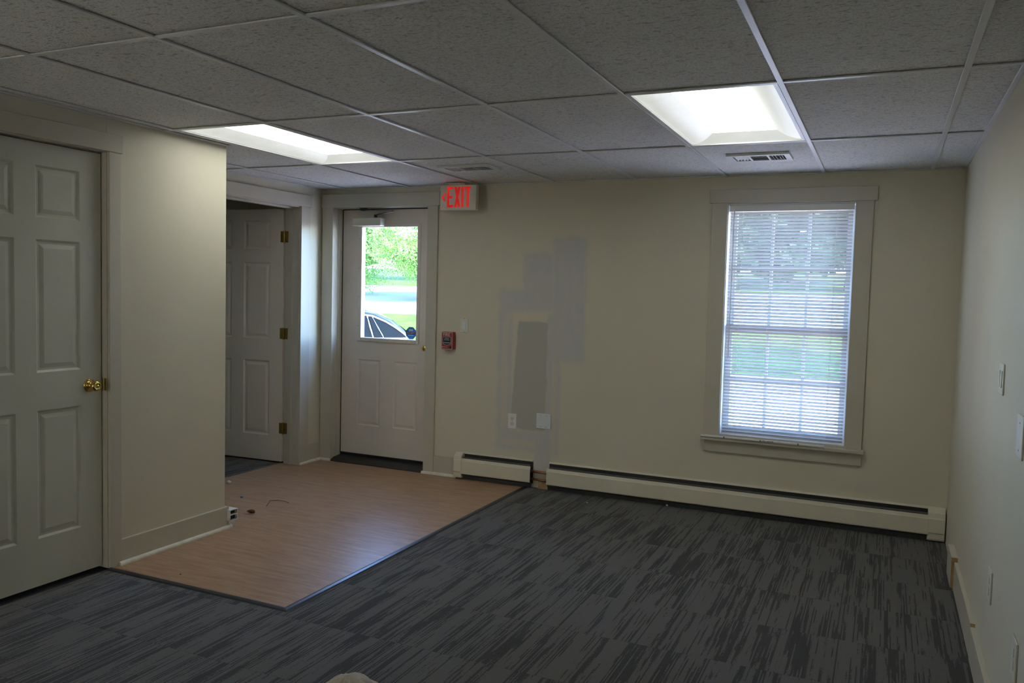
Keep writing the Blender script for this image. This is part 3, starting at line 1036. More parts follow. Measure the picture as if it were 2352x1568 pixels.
for x0, x1 in ((-1.452, -1.34), (-0.455, -0.35)):
    MB().prism([(-0.020, 0), (-0.020 - 0.014, 0), (-0.020 - 0.013, 0.010), (-0.020 - 0.006, 0.018), (-0.020, 0.019)], 0, x0, x1).build('shoe_moulding', 'shoe', d3)


# ------------------------------------------------------------------ baseboards
def baseboard(name, label, axis, face, sgn, a0, a1, h=0.145, t=0.016, shoe=True, shoe_ends=(0, 0)):
    """board against a wall; axis is the running axis (0 or 1), face the wall plane, sgn the room side"""
    c = [0, 0, 0]
    c[axis], c[1 - axis] = (a0 + a1) / 2, face
    r = thing(name, label, 'baseboard', c, kind='structure')
    lo, hi = [0, 0, 0], [0, 0, h]
    lo[axis], hi[axis] = a0, a1
    lo[1 - axis], hi[1 - axis] = face, face + sgn * t
    boxes((tuple(lo), tuple(hi))).build('board', 'trim', r, bevel=0.002)
    if shoe:
        f = face + sgn * t
        prof = [(f, 0), (f + sgn * 0.016, 0), (f + sgn * 0.0155, 0.009), (f + sgn * 0.012, 0.015), (f + sgn * 0.006, 0.0185), (f, 0.0195)]
        MB().prism(prof, axis, a0 + shoe_ends[0], a1 + shoe_ends[1]).build('shoe_moulding', 'shoe', r)
    return r


baseboard('baseboard_left', 'cream baseboard with scuffed shoe moulding under the closet wall', 1, XL, 1, C1 + 0.068, YC + 0.016, 0.131, 0.018, shoe_ends=(-0.016, 0.018))
baseboard('baseboard_back', 'short cream baseboard between the exit door and the small heater', 0, 0.0, -1, -0.354, -0.146, 0.15, 0.014)
baseboard('baseboard_side', 'short cream baseboard between the inner door and the exit door', 1, XA, 1, A1 + 0.112, -0.002, 0.15, 0.014, shoe_ends=(-0.112, 0))
br = thing('baseboard_right', 'cream baseboard in separate lengths with raw wood ends on the side wall', 'baseboard', (XR, -2.4, 0), kind='structure')


def board_piece(y0, y1, t, h):
    b = boxes(((XR - t, y0, 0), (XR, y1, h))).build('board', 'trim', br, bevel=0.0015, segs=1)
    for y, d in ((y0, -1), (y1, 1)):
        boxes(((XR - t + 0.001, y, 0.001), (XR - 0.001, y + d * 0.0012, h - 0.001))).build('raw_end', 'rawwood', b)
    return b


board_piece(-0.900, -0.640, 0.030, 0.158)
board_piece(-1.795, -0.925, 0.018, 0.142)
board_piece(-4.3, -1.822, 0.020, 0.136)

# ------------------------------------------------------------------ window with casing, sashes
w1 = thing('window_1', 'double hung window in a cream casing with a sill', 'window', ((WX0 + WX1) / 2, 0, WZ0), kind='structure')
boxes(((1.746, -0.019, 0.515), (1.848, 0, 2.075))).build('casing', 'trim', w1, bevel=0.002)
boxes(((2.634, -0.019, 0.515), (2.736, 0, 2.075))).build('casing', 'trim', w1, bevel=0.002)
boxes(((1.730, -0.025, 2.075), (2.757, 0, 2.163))).build('head_casing', 'trim', w1, bevel=0.002)
boxes(((1.734, -0.052, 0.492), (2.751, 0.0, 0.515)), ((WX0, -0.001, 0.492), (WX1, 0.10, 0.528))).build('stool', 'trim', w1, bevel=0.003)
boxes(((1.752, -0.019, 0.412), (2.737, 0, 0.492))).build('apron', 'trim', w1, bevel=0.002)
boxes(((WX0 - 0.001, 0, 0.528), (WX0 + 0.006, TH, WZ1)), ((WX1 - 0.006, 0, 0.528), (WX1 + 0.001, TH, WZ1)), ((WX0, 0, WZ1 - 0.006), (WX1, TH, WZ1 + 0.001)),
      ((WX0, 0.06, WZ0), (WX1, TH + 0.03, 0.535))).build('jamb_liner', 'vinyl_sash', w1)


def sash(y, z0, z1, hz):
    x0, x1, st = WX0 + 0.008, WX1 - 0.008, 0.042
    s = boxes(((x0, y, z0), (x0 + st, y + 0.03, z1)), ((x1 - st, y, z0), (x1, y + 0.03, z1)), ((x0 + st, y, z0), (x1 - st, y + 0.03, z0 + 0.045)), ((x0 + st, y, z1 - 0.045), (x1 - st, y + 0.03, z1))).build('sash', 'vinyl_sash', w1)
    boxes(((x0 + st, y + 0.013, z0 + 0.045), (x1 - st, y + 0.017, z1 - 0.045))).build('pane', 'glass', s)
    for k in (1, 2):
        x = x0 + st + (x1 - x0 - 2 * st) * k / 3
        boxes(((x - 0.009, y + 0.006, z0 + 0.04), (x + 0.009, y + 0.024, z1 - 0.04))).build('muntin', 'vinyl_sash', s)
    boxes(((x0 + st, y + 0.0068, hz - 0.009), (x1 - st, y + 0.0232, hz + 0.009))).build('muntin', 'vinyl_sash', s)


sash(0.112, 1.225, 2.06, 1.645)
sash(0.076, 0.535, 1.268, 0.90)

# ------------------------------------------------------------------ mini blind
bl = thing('window_blind', 'white mini blind with tilted slats hanging in the window', 'blind', ((WX0 + WX1) / 2, 0.03, 0.52))
bx0, bx1, by = 1.862, 2.620, 0.030
boxes(((bx0 - 0.006, by - 0.014, 2.022), (bx1 + 0.006, by + 0.014, 2.062))).build('headrail', 'white', bl, bevel=0.002)
TILT = R_(43)
NS, zt, zb = 68, 2.010, 0.545
proto = None
for i in range(NS):
    z = zt - (zt - zb) * i / (NS - 1)
    if proto is None:
        n, wd = 6, 0.0125
        v, f = [], []
        for j in range(n + 1):
            u = -1 + 2 * j / n
            yy, zz = u * wd, 0.0018 * (1 - u * u)
            # room edge (-y) is the high one
            y_, z_ = yy * math.cos(TILT) + zz * math.sin(TILT), -yy * math.sin(TILT) + zz * math.cos(TILT)
            v += [(-(bx1 - bx0) / 2, y_, z_), ((bx1 - bx0) / 2, y_, z_)]
        for j in range(n):
            f.append((2 * j, 2 * j + 1, 2 * j + 3, 2 * j + 2))
        proto = MB().add(v, f).build('slat', 'slat', local=True, smooth=True)
        o = proto
    else:
        o = proto.copy()
        COL.objects.link(o)
    o.parent = bl
    o.location = Vector(((bx0 + bx1) / 2, by, z)) - wloc(bl)
    o.rotation_euler = (random.uniform(-0.03, 0.03), random.uniform(-0.0015, 0.0015), 0)
for x in (1.945, 2.13, 2.525):
    m = MB()
    for y in (-0.0125, 0.0125):
        m.tube([(x, by + y, 2.03), (x - 0.004, by + y, 1.3), (x - 0.006, by + y, 0.55)], 0.0007, 5)
    m.build('ladder_cord', 'cord', bl)
for x, dx in ((1.945, -0.0), (2.525, -0.12)):
    MB().tube([(x, by, 0.55), (x + dx * 0.3, -0.02, 0.535), (x + dx * 0.4, -0.054, 0.525)], 0.0007, 5).build('ladder_cord', 'cord', bl)
MB().tube([(1.888, by - 0.02, 2.03), (1.886, by - 0.021, 1.05)], 0.0028, 6).build('tilt_wand', 'white', bl)
rl = boxes(((1.738, -0.063, 0.5155), (2.520, -0.040, 0.5265))).build('bottom_rail', 'white', bl, bevel=0.002)
for x in (1.893, 2.362):
    MB().lathe([(0.0045, 0), (0.0045, 0.0006)], (x, -0.063, 0.521), (0, -1, 0), 10).build('plug_hole', 'dark', rl)
MB().prism([(2.120, 0.5175), (2.134, 0.5175), (2.127, 0.5255)], 1, -0.0637, -0.063).build('warning_triangle', 'print_dark', rl)
for x0, x1 in ((2.037, 2.078), (2.140, 2.160), (2.166, 2.21)):
    boxes(((x0, -0.0636, 0.520), (x1, -0.063, 0.5235))).build('warning_print', 'darkmetal' if x0 > 2.1 else 'vent', rl)


# ------------------------------------------------------------------ baseboard heaters
def heater(name, label, x0, x1, cap_x0, cap_x1, drop, cap_left):
    t = thing(name, label, 'heater', ((x0 + x1) / 2, -0.03, 0))
    Z = drop
    # back plate with a rolled top hood
    MB().prism([(0, 0.02), (0, 0.205 + Z), (-0.018, 0.203 + Z), (-0.023, 0.197 + Z), (-0.021, 0.195 + Z), (-0.006, 0.198 + Z), (-0.004, 0.02)], 0, x0, x1).build('back_plate', 'heater', t)
    boxes(((x0, -0.05, 0.03), (x1, -0.0045, 0.034)), ((x0, -0.006, 0.034), (x1, -0.0045, 0.192 + Z))).build('inner_lining', 'darkmetal', t)
    # front cover with a crease
    MB().prism([(-0.056, 0.163 + Z), (-0.0575, 0.166 + Z), (-0.0625, 0.146 + Z), (-0.0665, 0.143 + Z), (-0.0665, 0.050 + Z * 0.8), (-0.062, 0.044 + Z * 0.8), (-0.058, 0.044 + Z * 0.8), (-0.063, 0.052 + Z * 0.8), (-0.063, 0.142 + Z), (-0.0595, 0.149 + Z)], 0, x0, x1).build('front_cover', 'heater', t)
    # damper blade seen in the slot
    MB().prism([(-0.030, 0.172 + Z), (-0.046, 0.166 + Z), (-0.0475, 0.1675 + Z), (-0.030, 0.174 + Z)], 0, x0 + 0.01, x1 - 0.01).build('damper', 'steel', t)
    # finned copper element
    MB().tube([(x0 + 0.02, -0.034, 0.105 + Z), (x1 - 0.02, -0.034, 0.105 + Z)], 0.011, 10).build('element_pipe', 'copper', t)
    m = MB()
    n = int((x1 - x0) / 0.02)
    for i in range(n):
        x = x0 + 0.04 + (x1 - x0 - 0.08) * i / max(1, n - 1)
        m.box((x, -0.056, 0.075 + Z), (x + 0.0006, -0.010, 0.140 + Z))
    tag(m.build('fins', 'darkmetal', t), kind='stuff')
    # kick plate underneath, in shadow
    boxes(((x0, -0.034, 0.004), (x1, -0.030, 0.030))).build('kick_plate', 'darkmetal', t)
    prof = [(0, 0.004), (0, 0.208 + Z), (-0.026, 0.2045 + Z), (-0.040, 0.196 + Z), (-0.060, 0.180 + Z), (-0.0655, 0.152 + Z), (-0.0695, 0.145 + Z), (-0.0695, 0.062), (-0.062, 0.056), (-0.060, 0.056), (-0.060, 0.022), (-0.055, 0.020), (-0.055, 0.012)]
    MB().prism(prof, 0, cap_x0, cap_x1).build('end_cap', 'heater', t, bevel=0.002)
    return t


heater('baseboard_heater', 'short cream baseboard heater with an open end beside the exit door', -0.088, 0.497, -0.146, -0.080, 0.0, True)
heater('baseboard_heater', 'long cream baseboard heater running under the window to the corner', 0.628, 3.135, 3.128, 3.222, 0.0, False)
tag(MB().tube([(0.44, -0.034, 0.128), (0.70, -0.034, 0.124)], 0.0105, 12).build('copper_pipe', 'copper', smooth=True), 'upper bare copper pipe joining the two heaters', 'pipe')
tag(MB().tube([(0.45, -0.028, 0.070), (0.70, -0.028, 0.062)], 0.0085, 12).build('copper_pipe', 'copper', smooth=True), 'lower bare copper pipe joining the two heaters', 'pipe')
tag(boxes(((0.545, -0.020, -0.001), (0.632, -0.002, 0.052))).build('wood_block', 'rawwood', bevel=0.002), 'raw wood block on the floor below the bare copper pipes', 'block')

# ------------------------------------------------------------------ wall plates


def plate(m, cx, cz, wd, ht, y=0.0, t=0.006):
    m.box((cx - wd / 2, y - t, cz - ht / 2), (cx + wd / 2, y, cz + ht / 2))
    return m


t = thing('light_switch', 'cream switch plate with a grey-white rocker by the exit door', 'switch', (-0.112, 0, 1.186))
plate(MB(), -0.112, 1.186, 0.070, 0.114).build('plate', 'cream_plastic', t, bevel=0.0025)
MB().prism([(-0.006, 1.156), (-0.011, 1.156), (-0.007, 1.217), (-0.006, 1.217)], 0, -0.127, -0.097).build('rocker', 'grey_plastic', t, bevel=0.001)
for z in (1.237, 1.135):
    MB().lathe([(0.003, 0), (0.0025, 0.001)], (-0.112, -0.006, z), (0, -1, 0), 10).build('screw', 'steel', t)

t = thing('wall_outlet', 'cream duplex outlet on the patched wall', 'outlet', (0.315, 0, 0.482))
plate(MB(), 0.315, 0.482, 0.070, 0.114).build('plate', 'white', t, bevel=0.0025)
for dz in (0.0195, -0.0195):
    rc = MB().prism([(0.315 + 0.0172 * max(-0.86, min(0.86, math.cos(R_(a)))) / 1, 0.482 + dz + 0.0145 * max(-0.9, min(0.9, math.sin(R_(a))))) for a in range(0, 360, 15)], 1, -0.008, -0.006).build('receptacle', 'cream_plastic', t)
    for dx, h in ((-0.0065, 0.0065), (0.0065, 0.0055)):
        boxes(((0.315 + dx - 0.0012, -0.0084, 0.482 + dz - 0.001), (0.315 + dx + 0.0012, -0.008, 0.482 + dz - 0.001 + h))).build('slot', 'dark', rc)
    MB().lathe([(0.0026, 0), (0.0026, 0.0004)], (0.315, -0.008, 0.482 + dz - 0.008), (0, -1, 0), 10).build('ground_hole', 'dark', rc)
MB().lathe([(0.003, 0), (0.0025, 0.001)], (0.315, -0.006, 0.482), (0, -1, 0), 10).build('screw', 'steel', t)

t = thing('blank_plate', 'white double blank cover plate beside the duplex outlet', 'cover plate', (0.569, 0, 0.503))
plate(MB(), 0.569, 0.503, 0.116, 0.114).build('plate', 'grey_plastic', t, bevel=0.0025)
for x in (0.546, 0.592):
    for z in (0.545, 0.461):
        MB().lathe([(0.003, 0), (0.0025, 0.001)], (x, -0.006, z), (0, -1, 0), 10).build('screw', 'steel', t)


def side_plate(name, label, cat, y0, y1, z0, z1, mat, t=0.008, detail=None):
    t = min(t, 0.006)
    r = thing(name, label, cat, (XR, (y0 + y1) / 2, (z0 + z1) / 2))
    boxes(((XR - t, y0, z0), (XR, y1, z1))).build('plate', mat, r, bevel=0.0025)
    yc, zc = (y0 + y1) / 2, (z0 + z1) / 2
    if detail == 'rocker':
        for d in (-0.024, 0.024):
            boxes(((XR - t - 0.003, yc + d - 0.015, zc - 0.03), (XR - t, yc + d + 0.015, zc + 0.03))).build('rocker', mat, r, bevel=0.001)
    elif detail == 'sockets':
        for d in (-0.0195, 0.0195):
            boxes(((XR - t - 0.002, yc - 0.015, zc + d - 0.014), (XR - t, yc + 0.015, zc + d + 0.014))).build('receptacle', mat, r, bevel=0.003)
    else:
        for d in (-0.042, 0.042):
            MB().lathe([(0.003, 0), (0.0025, 0.001)], (XR - t, yc, zc + d), (-1, 0, 0), 10).build('screw', 'steel', r)


side_plate('light_switch', 'cream double switch plate high on the side wall', 'switch', -2.226, -2.110, 1.128, 1.240, 'side_plate', detail='rocker')
side_plate('cover_plate', 'pale blank cover plate beside the double switch plate on the side wall', 'cover plate', -2.74, -2.62, 0.985, 1.115, 'side_plate', 0.006)
side_plate('wall_outlet', 'pale outlet plate below the double switch plate on the side wall', 'outlet', -2.238, -2.145, 0.372, 0.490, 'side_plate', detail='sockets')
side_plate('wall_outlet', 'pale outlet plate below the blank cover plate on the side wall', 'outlet', -2.872, -2.780, 0.358, 0.474, 'side_plate', detail='sockets')

# ------------------------------------------------------------------ exit sign
YS = -0.150
t = thing('exit_sign', 'lit red and cream EXIT sign with a left chevron hanging from the ceiling', 'sign', (-0.112, YS + 0.022, 2.05))
sx0, sx1, sz0, sz1 = -0.263, 0.038, 2.051, 2.238
boxes(((sx0, YS, sz0), (sx1 + 0.003, YS + 0.046, sz1))).build('housing', 'sign_case', t, bevel=0.004)
boxes(((-0.195, YS + 0.002, sz1 - 0.001), (-0.055, YS + 0.044, H - 0.006)), ((-0.215, YS - 0.012, H - 0.010), (-0.06, YS + 0.055, H - 0.003))).build('canopy', 'sign_case', t, bevel=0.002)
SU = lambda u: sx0 + 0.004 + u * (sx1 - sx0 - 0.006)
SV = lambda v: sz1 - v * (sz1 - sz0)
LY0, LY1 = YS - 0.0015, YS + 0.0005
letters = {
    'letter_e': [[(.19, .075), (.365, .075), (.365, .17), (.255, .17), (.255, .44), (.345, .44), (.345, .535), (.255, .535), (.255, .79), (.365, .79), (.365, .885), (.19, .885)]],
    'letter_x': [[(.40, .075), (.465, .075), (.485, .24), (.505, .075), (.57, .075), (.52, .48), (.57, .885), (.505, .885), (.485, .72), (.465, .885), (.40, .885), (.45, .48)]],
    'letter_i': [[(.60, .075), (.668, .075), (.668, .885), (.60, .885)]],
    'letter_t': [[(.70, .075), (.87, .075), (.87, .17), (.818, .17), (.818, .885), (.752, .885), (.752, .17), (.70, .17)]],
    'chevron': [[(.02, .485), (.11, .34), (.165, .34), (.075, .485), (.165, .63), (.11, .63)]]}
for nm, polys in letters.items():
    m = MB()
    for p in polys:
        m.prism([(SU(u), SV(v)) for u, v in p], 1, LY0, LY1)
    m.build(nm, 'sign_red', t)

# ------------------------------------------------------------------ fire alarm pull station
fx, fz, fd = -0.235, 1.063, 0.050
t = thing('fire_alarm_pull_station', 'red FIRE pull station box under the light switch by the exit door', 'alarm', (fx, 0, fz))
boxes(((fx - 0.050, -fd, fz - 0.068), (fx + 0.050, 0, fz + 0.068))).build('box', 'red', t, bevel=0.005)
yf = -fd
ln = MB()
for lo, hi in (((-0.047, -0.065), (-0.0445, 0.065)), ((0.0445, -0.065), (0.047, 0.065)), ((-0.047, -0.065), (0.047, -0.0625)), ((-0.047, 0.0625), (0.047, 0.065))):
    ln.box((fx + lo[0], yf - 0.0006, fz + lo[1]), (fx + hi[0], yf + 0.0002, fz + hi[1]))
ln.build('white_border', 'print_white', t)
text_obj('lettering', 'FIRE', 0.034, (fx - 0.003, yf - 0.0004, fz + 0.046), 'print_white', t, sx=1.02)
hp = [(-0.034, 0.027), (0.034, 0.027), (0.034, -0.022), (0.018, -0.030), (0.0, -0.0335), (-0.018, -0.030), (-0.034, -0.022)]
MB().prism([(fx + a * 1.06, fz + (b + 0.003) * 1.07 - 0.003) for a, b in hp], 1, yf - 0.0005, yf + 0.001).build('handle_outline', 'print_white', t)
h = MB().prism([(fx + a, fz + b) for a, b in hp], 1, yf - 0.0011, yf).build('pull_handle', 'blackplastic', t)
boxes(((fx - 0.032, yf - 0.004, fz - 0.0175), (fx + 0.032, yf - 0.001, fz - 0.0145))).build('handle_lip', 'grey_plastic', h)
text_obj('lettering', 'PUSH IN', 0.010, (fx, yf - 0.0014, fz + 0.016), 'grey_plastic', h)
text_obj('lettering', 'PULL DOWN', 0.008, (fx, yf - 0.0014, fz + 0.006), 'grey_plastic', h)
MB().lathe([(0.0105, 0), (0.0100, 0.004), (0.004, 0.0042)], (fx + 0.033, yf, fz - 0.050), (0, -1, 0), 18).build('key_lock', 'blackplastic', t)
text_obj('lettering', 'FIRE-LITE', 0.0085, (fx - 0.013, yf - 0.0004, fz - 0.049), 'print_white', t)
MB().lathe([(0.0042, 0), (0.0042, 0.0004)], (fx - 0.037, yf, fz - 0.049), (0, -1, 0), 14).build('round_mark', 'print_white', t)

# ------------------------------------------------------------------ small things on the floor
# cable raceway end at the foot of the return wall
t = thing('cable_raceway', 'white two-channel plastic raceway end behind the closet wall corner', 'raceway', (-0.9, YC + 0.03, 0.045))
rx0, rx1, ry0, ry1 = -1.15, -0.652, YC, YC + 0.062
boxes(((rx0, ry0, 0.108), (rx1, ry1, 0.113)), ((rx0, ry0, 0.080), (rx1, ry1, 0.0835)), ((rx0, ry0, 0.046), (rx1, ry1, 0.050)), ((rx0, ry0, 0.050), (rx1 - 0.0005, ry0 + 0.003, 0.080)), ((rx0, ry0, 0.0835), (rx1 - 0.0005, ry0 + 0.003, 0.108)), ((rx0, ry1 - 0.003, 0.050), (rx1 - 0.0005, ry1, 0.080)), ((rx0, ry1 - 0.003, 0.0835), (rx1 - 0.0005, ry1, 0.108))).build('channel', 'white', t)
boxes(((rx0 + 0.01, ry0 + 0.004, 0.0505), (rx1 - 0.02, ry1 - 0.004, 0.0795)), ((rx0 + 0.01, ry0 + 0.004, 0.084), (rx1 - 0.02, ry1 - 0.004, 0.1075))).build('channel_shade', 'dark', t)  # dark blocks standing in for shade inside the hollow channels


def crumb(name, label, cat, loc, size, mat, squash=0.6, seed=1):
    rnd = random.Random(seed)
    m = MB()
    n, k = 9, 5
    prof = [[(1 + rnd.uniform(-0.25, 0.25)) for _ in range(n)] for _ in range(k)]
    v, f = [], []
    for i in range(k):
        a = math.pi * (i + 0.5) / k
        for j in range(n):
            r = math.sin(a) * prof[i][j] * size
            v.append((loc[0] + r * math.cos(2 * math.pi * j / n), loc[1] + r * math.sin(2 * math.pi * j / n) * 0.8, loc[2] + size * squash * (1 - math.cos(a) * 0.98)))
    for i in range(k - 1):
        for j in range(n):
            f.append((i * n + j, i * n + (j + 1) % n, (i + 1) * n + (j + 1) % n, (i + 1) * n + j))
    f += [tuple(range(n))[::-1], tuple(range((k - 1) * n, k * n))]
    return tag(m.add(v, f).build(name, mat, smooth=True), label, cat)


crumb('plastic_bit', 'tiny bright blue plastic bit lying on the tan vinyl', 'debris', (-1.107, -1.313, 0), 0.011, 'bluebit', 0.5, 3)
crumb('plaster_crumb', 'white plaster crumb on the vinyl at the closet wall corner', 'debris', (-1.47, -1.05, 0), 0.018, 'white', 0.7, 5)
crumb('plaster_crumb', 'white plaster crumb on the carpet below the long heater', 'debris', (1.521, -0.035, 0), 0.008, 'white', 0.7, 6)
crumb('plaster_crumb', 'white plaster crumb on the carpet in front of the bare pipes', 'debris', (1.01, -0.24, 0), 0.005, 'white', 0.7, 8)
crumb('dirt_speck', 'dark dirt speck on the vinyl near the closet door', 'debris', (-0.307, -2.605, 0), 0.006, 'dark', 0.3, 9)
# curled dry leaf
m = MB()
v, f = [], []
for i in range(9):
    u = i / 8 - 0.5
    for j in range(5):
        q = j / 4 - 0.5
        wdt = 0.020 * math.cos(u * math.pi * 0.85)
        v.append((-0.782 + u * 0.062, -1.582 + q * 2 * wdt, 0.002 + 0.05 * abs(q) * math.cos(u * 2.4) * 0.75 + 0.012 * abs(u)))
for i in range(8):
    for j in range(4):
        f.append((i * 5 + j, i * 5 + j + 1, (i + 1) * 5 + j + 1, (i + 1) * 5 + j))
o = tag(m.add(v, f).build('dry_leaf', 'dryleaf', smooth=True), 'curled brown dry leaf lying on the tan vinyl', 'leaf')
_sm = o.modifiers.new('thick', 'SOLIDIFY')
_sm.thickness = 0.0012
tag(MB().tube([(-0.812, -1.405, 0.002), (-0.85, -1.335, 0.006), (-0.886, -1.285, 0.004), (-0.84, -1.255, 0.006), (-0.78, -1.250, 0.003), (-0.745, -1.262, 0.002)], 0.0016, 6).build('twig', 'twig', smooth=True), 'thin bent brown twig lying on the tan vinyl', 'twig')

# plastic-wrapped bundle at the bottom of the view
m = MB()
bc = Vector((1.548, -3.785, 0))
n, k = 72, 26
v, f = [], []
for i in range(k + 1):
    u = i / k
    z = 0.400 * u
    base_r = 0.235 * (1 - u ** 2.3) ** 0.78 + 0.004
    for j in range(n):
        a = 2 * math.pi * j / n
        fold = 1 + (0.07 * math.sin(7 * a + 2.1 * u) + 0.05 * math.sin(13 * a - 3 * u) + 0.035 * math.sin(23 * a + 5 * u)) * (0.35 + 0.9 * u)
        v.append((bc.x + base_r * fold * math.cos(a) * 0.95, bc.y + base_r * fold * math.sin(a) * 1.1, z))
for i in range(k):
    for j in range(n):
        f.append((i * n + j, i * n + (j + 1) % n, (i + 1) * n + (j + 1) % n, (i + 1) * n + j))
f += [tuple(range(n))[::-1], tuple(range(k * n, (k + 1) * n))]
tag(m.add(v, f).build('plastic_bag', 'bag', smooth=True), 'crumpled tan plastic bag standing on the striped carpet', 'bag')

# ------------------------------------------------------------------ outdoors


def ground_z(y):
    return -0.4 + max(0.0, y - 6) * 0.055


def ground(name, label, cat, x0, x1, y0, y1, mat, dz=0.0):
    m = MB()
    ys = sorted({y0, y1} | ({6.0} if y0 < 6 < y1 else set()))
    v = []
    for y in ys:
        v += [(x0, y, ground_z(y) + dz), (x1, y, ground_z(y) + dz)]
    n = len(ys)
    v += [(x0, y1, -3), (x1, y1, -3), (x0, y0, -3), (x1, y0, -3)]
    f = [(2 * i, 2 * i + 1, 2 * i + 3, 2 * i + 2) for i in range(n - 1)] + [(2 * n - 2, 2 * n - 1, 2 * n + 1, 2 * n)]
    f += [(2 * n + 2, 2 * n + 3, 1, 0), tuple([2 * i for i in range(n)] + [2 * n, 2 * n + 2]), tuple([2 * i + 1 for i in range(n)] + [2 * n + 1, 2 * n + 3])]
    return struct(name, label, cat, m.add(v, f), mat)


ground('parking_lot', 'sunlit grey parking lot outside the building', 'parking lot', -70, 40, TH, 11.6, 'asphalt')
tag(boxes(((-70, -60, -1.0), (40, YB - 0.15, -0.4))).build('rear_bounce_yard', 'asphalt'), 'unseen paved ground added behind the building to bounce sun into the rear window', 'yard', kind='structure')  # added out of view, bounces sunlight in through the rear window
ground('lawn', 'sloping green lawn strip beyond the parking lot', 'lawn', -70, 40, 11.6, 21.6, 'grass', 0.03)
ground('road', 'grey street beyond the lawn strip', 'road', -70, 40, 21.6, 44.0, 'road')
ground('far_lawn', 'green verge beyond the street', 'lawn', -70, 40, 44.0, 90.0, 'grass', 0.03)


def leaves(name, mat, parent, blobs, per, size, seed):
    rg = np.random.default_rng(seed)
    P_, S_ = [], []
    for (cx, cy, cz, r, sq) in blobs:
        d = rg.normal(size=(per, 3))
        d /= np.linalg.norm(d, axis=1)[:, None]
        rad = r * (0.55 + 0.5 * rg.random(per)) * (1 + 0.18 * np.sin(5 * d[:, 0] + 3 * d[:, 2] * 2))
        p = d * rad[:, None]
        p[:, 2] *= sq
        P_.append(p + np.array([cx, cy, cz]))
    P = np.concatenate(P_)
    n = len(P)
    a = rg.normal(size=(n, 3))
    a /= np.linalg.norm(a, axis=1)[:, None]
    b = np.cross(a, rg.normal(size=(n, 3)))
    b /= np.linalg.norm(b, axis=1)[:, None]
    s = size * (0.6 + 0.8 * rg.random(n))[:, None]
    V = np.empty((n, 4, 3))
    V[:, 0] = P - a * s
    V[:, 1] = P + b * s * 0.55
    V[:, 2] = P + a * s
    V[:, 3] = P - b * s * 0.55
    loc = np.array(wloc(parent))
    me = bpy.data.meshes.new(name)
    me.vertices.add(4 * n)
    me.vertices.foreach_set('co', (V.reshape(-1, 3) - loc).ravel())
    me.loops.add(4 * n)
    me.loops.foreach_set('vertex_index', np.arange(4 * n))
    me.polygons.add(n)
    me.polygons.foreach_set('loop_start', np.arange(n) * 4)
    me.polygons.foreach_set('loop_total', np.full(n, 4))
    me.update(calc_edges=True)
    me.materials.append(MAT[mat])
    o = bpy.data.objects.new(name, me)
    COL.objects.link(o)
    o.parent = parent
    return tag(o, kind='stuff')


def tree(label, x, y, h, cr, zlow, mat, seed, nb=16, per=900, size=0.16, group='trees across the street'):
    rnd = random.Random(seed)
    g = ground_z(y)
    t = thing('leafy_tree', label, 'tree', (x, y, g), group)
    tr = MB()
    tr.tube([(x, y, g - 0.2), (x + 0.08, y, g + 1.2), (x - 0.05, y + 0.1, g + zlow + 0.5), (x + 0.1, y, g + h * 0.75)], [cr * 0.075, cr * 0.06, cr * 0.05, cr * 0.02], 10)
    tr.build('trunk', 'bark', t, smooth=True)
    blobs = []
    for i in range(nb):
        a = rnd.uniform(0, 2 * math.pi)
        u = rnd.random()
        zz = g + zlow + (h - zlow) * u
        rr = cr * math.sqrt(max(0.05, 1 - (2 * u - 0.8) ** 2)) * rnd.uniform(0.35, 0.8)
        bx, by_ = x + rr * math.cos(a), y + rr * math.sin(a)
        blobs.append((bx, by_, zz, cr * rnd.uniform(0.28, 0.45), rnd.uniform(0.5, 0.75)))
        MB().tube([(x, y, g + zlow * 0.9 + (h - zlow) * u * 0.5), ((x + bx) / 2, (y + by_) / 2, (zz + g + zlow) / 2 + 0.3), (bx, by_, zz)], [cr * 0.02, cr * 0.014, cr * 0.005], 6).build('branch', 'bark', t, smooth=True)
    leaves('foliage', mat, t, blobs, per, size, seed)
    return t


tree('broad light green tree spreading over the street outside the exit door', -16.4, 30.5, 9.5, 5.6, 1.3, 'leaf', 11, 30, 5200, 0.062)
tree('darker green tree over the street at the hinge side of the exit door glass', -27.0, 33.0, 9.5, 5.0, 1.3, 'leaf', 12, 28, 5200, 0.062)
tree('tall green tree behind the darker tree over the street', -42.0, 56.0, 13.0, 6.0, 1.0, 'leaf', 13, 22, 1500, 0.24)
tree('tall bushy tree behind the spreading tree over the street', -28.5, 54.0, 13.0, 6.0, 0.8, 'leaf', 14, 24, 1600, 0.24)
tree('tree with leaves coloured as if in shade across the street seen through the blind beside the wand', -9.6, 50.0, 15.0, 4.6, 1.6, 'leaf_shaded', 15, 34, 1500, 0.30)
tree('tall tree with leaves coloured as if in shade across the street seen through the middle of the blind', 0.6, 50.5, 15.0, 4.6, 1.6, 'leaf_shaded', 16, 34, 1500, 0.30)
tree('tree with leaves coloured as if in shade behind the other trees seen through the gap in the middle of the blind', -4.4, 63.0, 18.0, 6.0, 1.0, 'leaf_shaded', 19, 34, 1500, 0.36)
tree('lawn tree beside the parking lot that shades the grass near the exit door', -15.6, 16.2, 9.0, 3.6, 4.6, 'leaf', 17, 14, 900, 0.15, 'trees on the lawn strip')
tree('lawn tree beside the parking lot that shades the grass before the window', 4.6, 9.6, 9.5, 4.2, 5.2, 'leaf', 18, 16, 900, 0.15, 'trees on the lawn strip')

# ---- parked car, rear end in view
CX, CY, CG = -3.50, 5.0, -0.4          # rear bumper, near side, ground
car = thing('car', 'black car with chrome window trim parked outside the exit door', 'car', (CX - 0.26, CY + 0.08, CG))
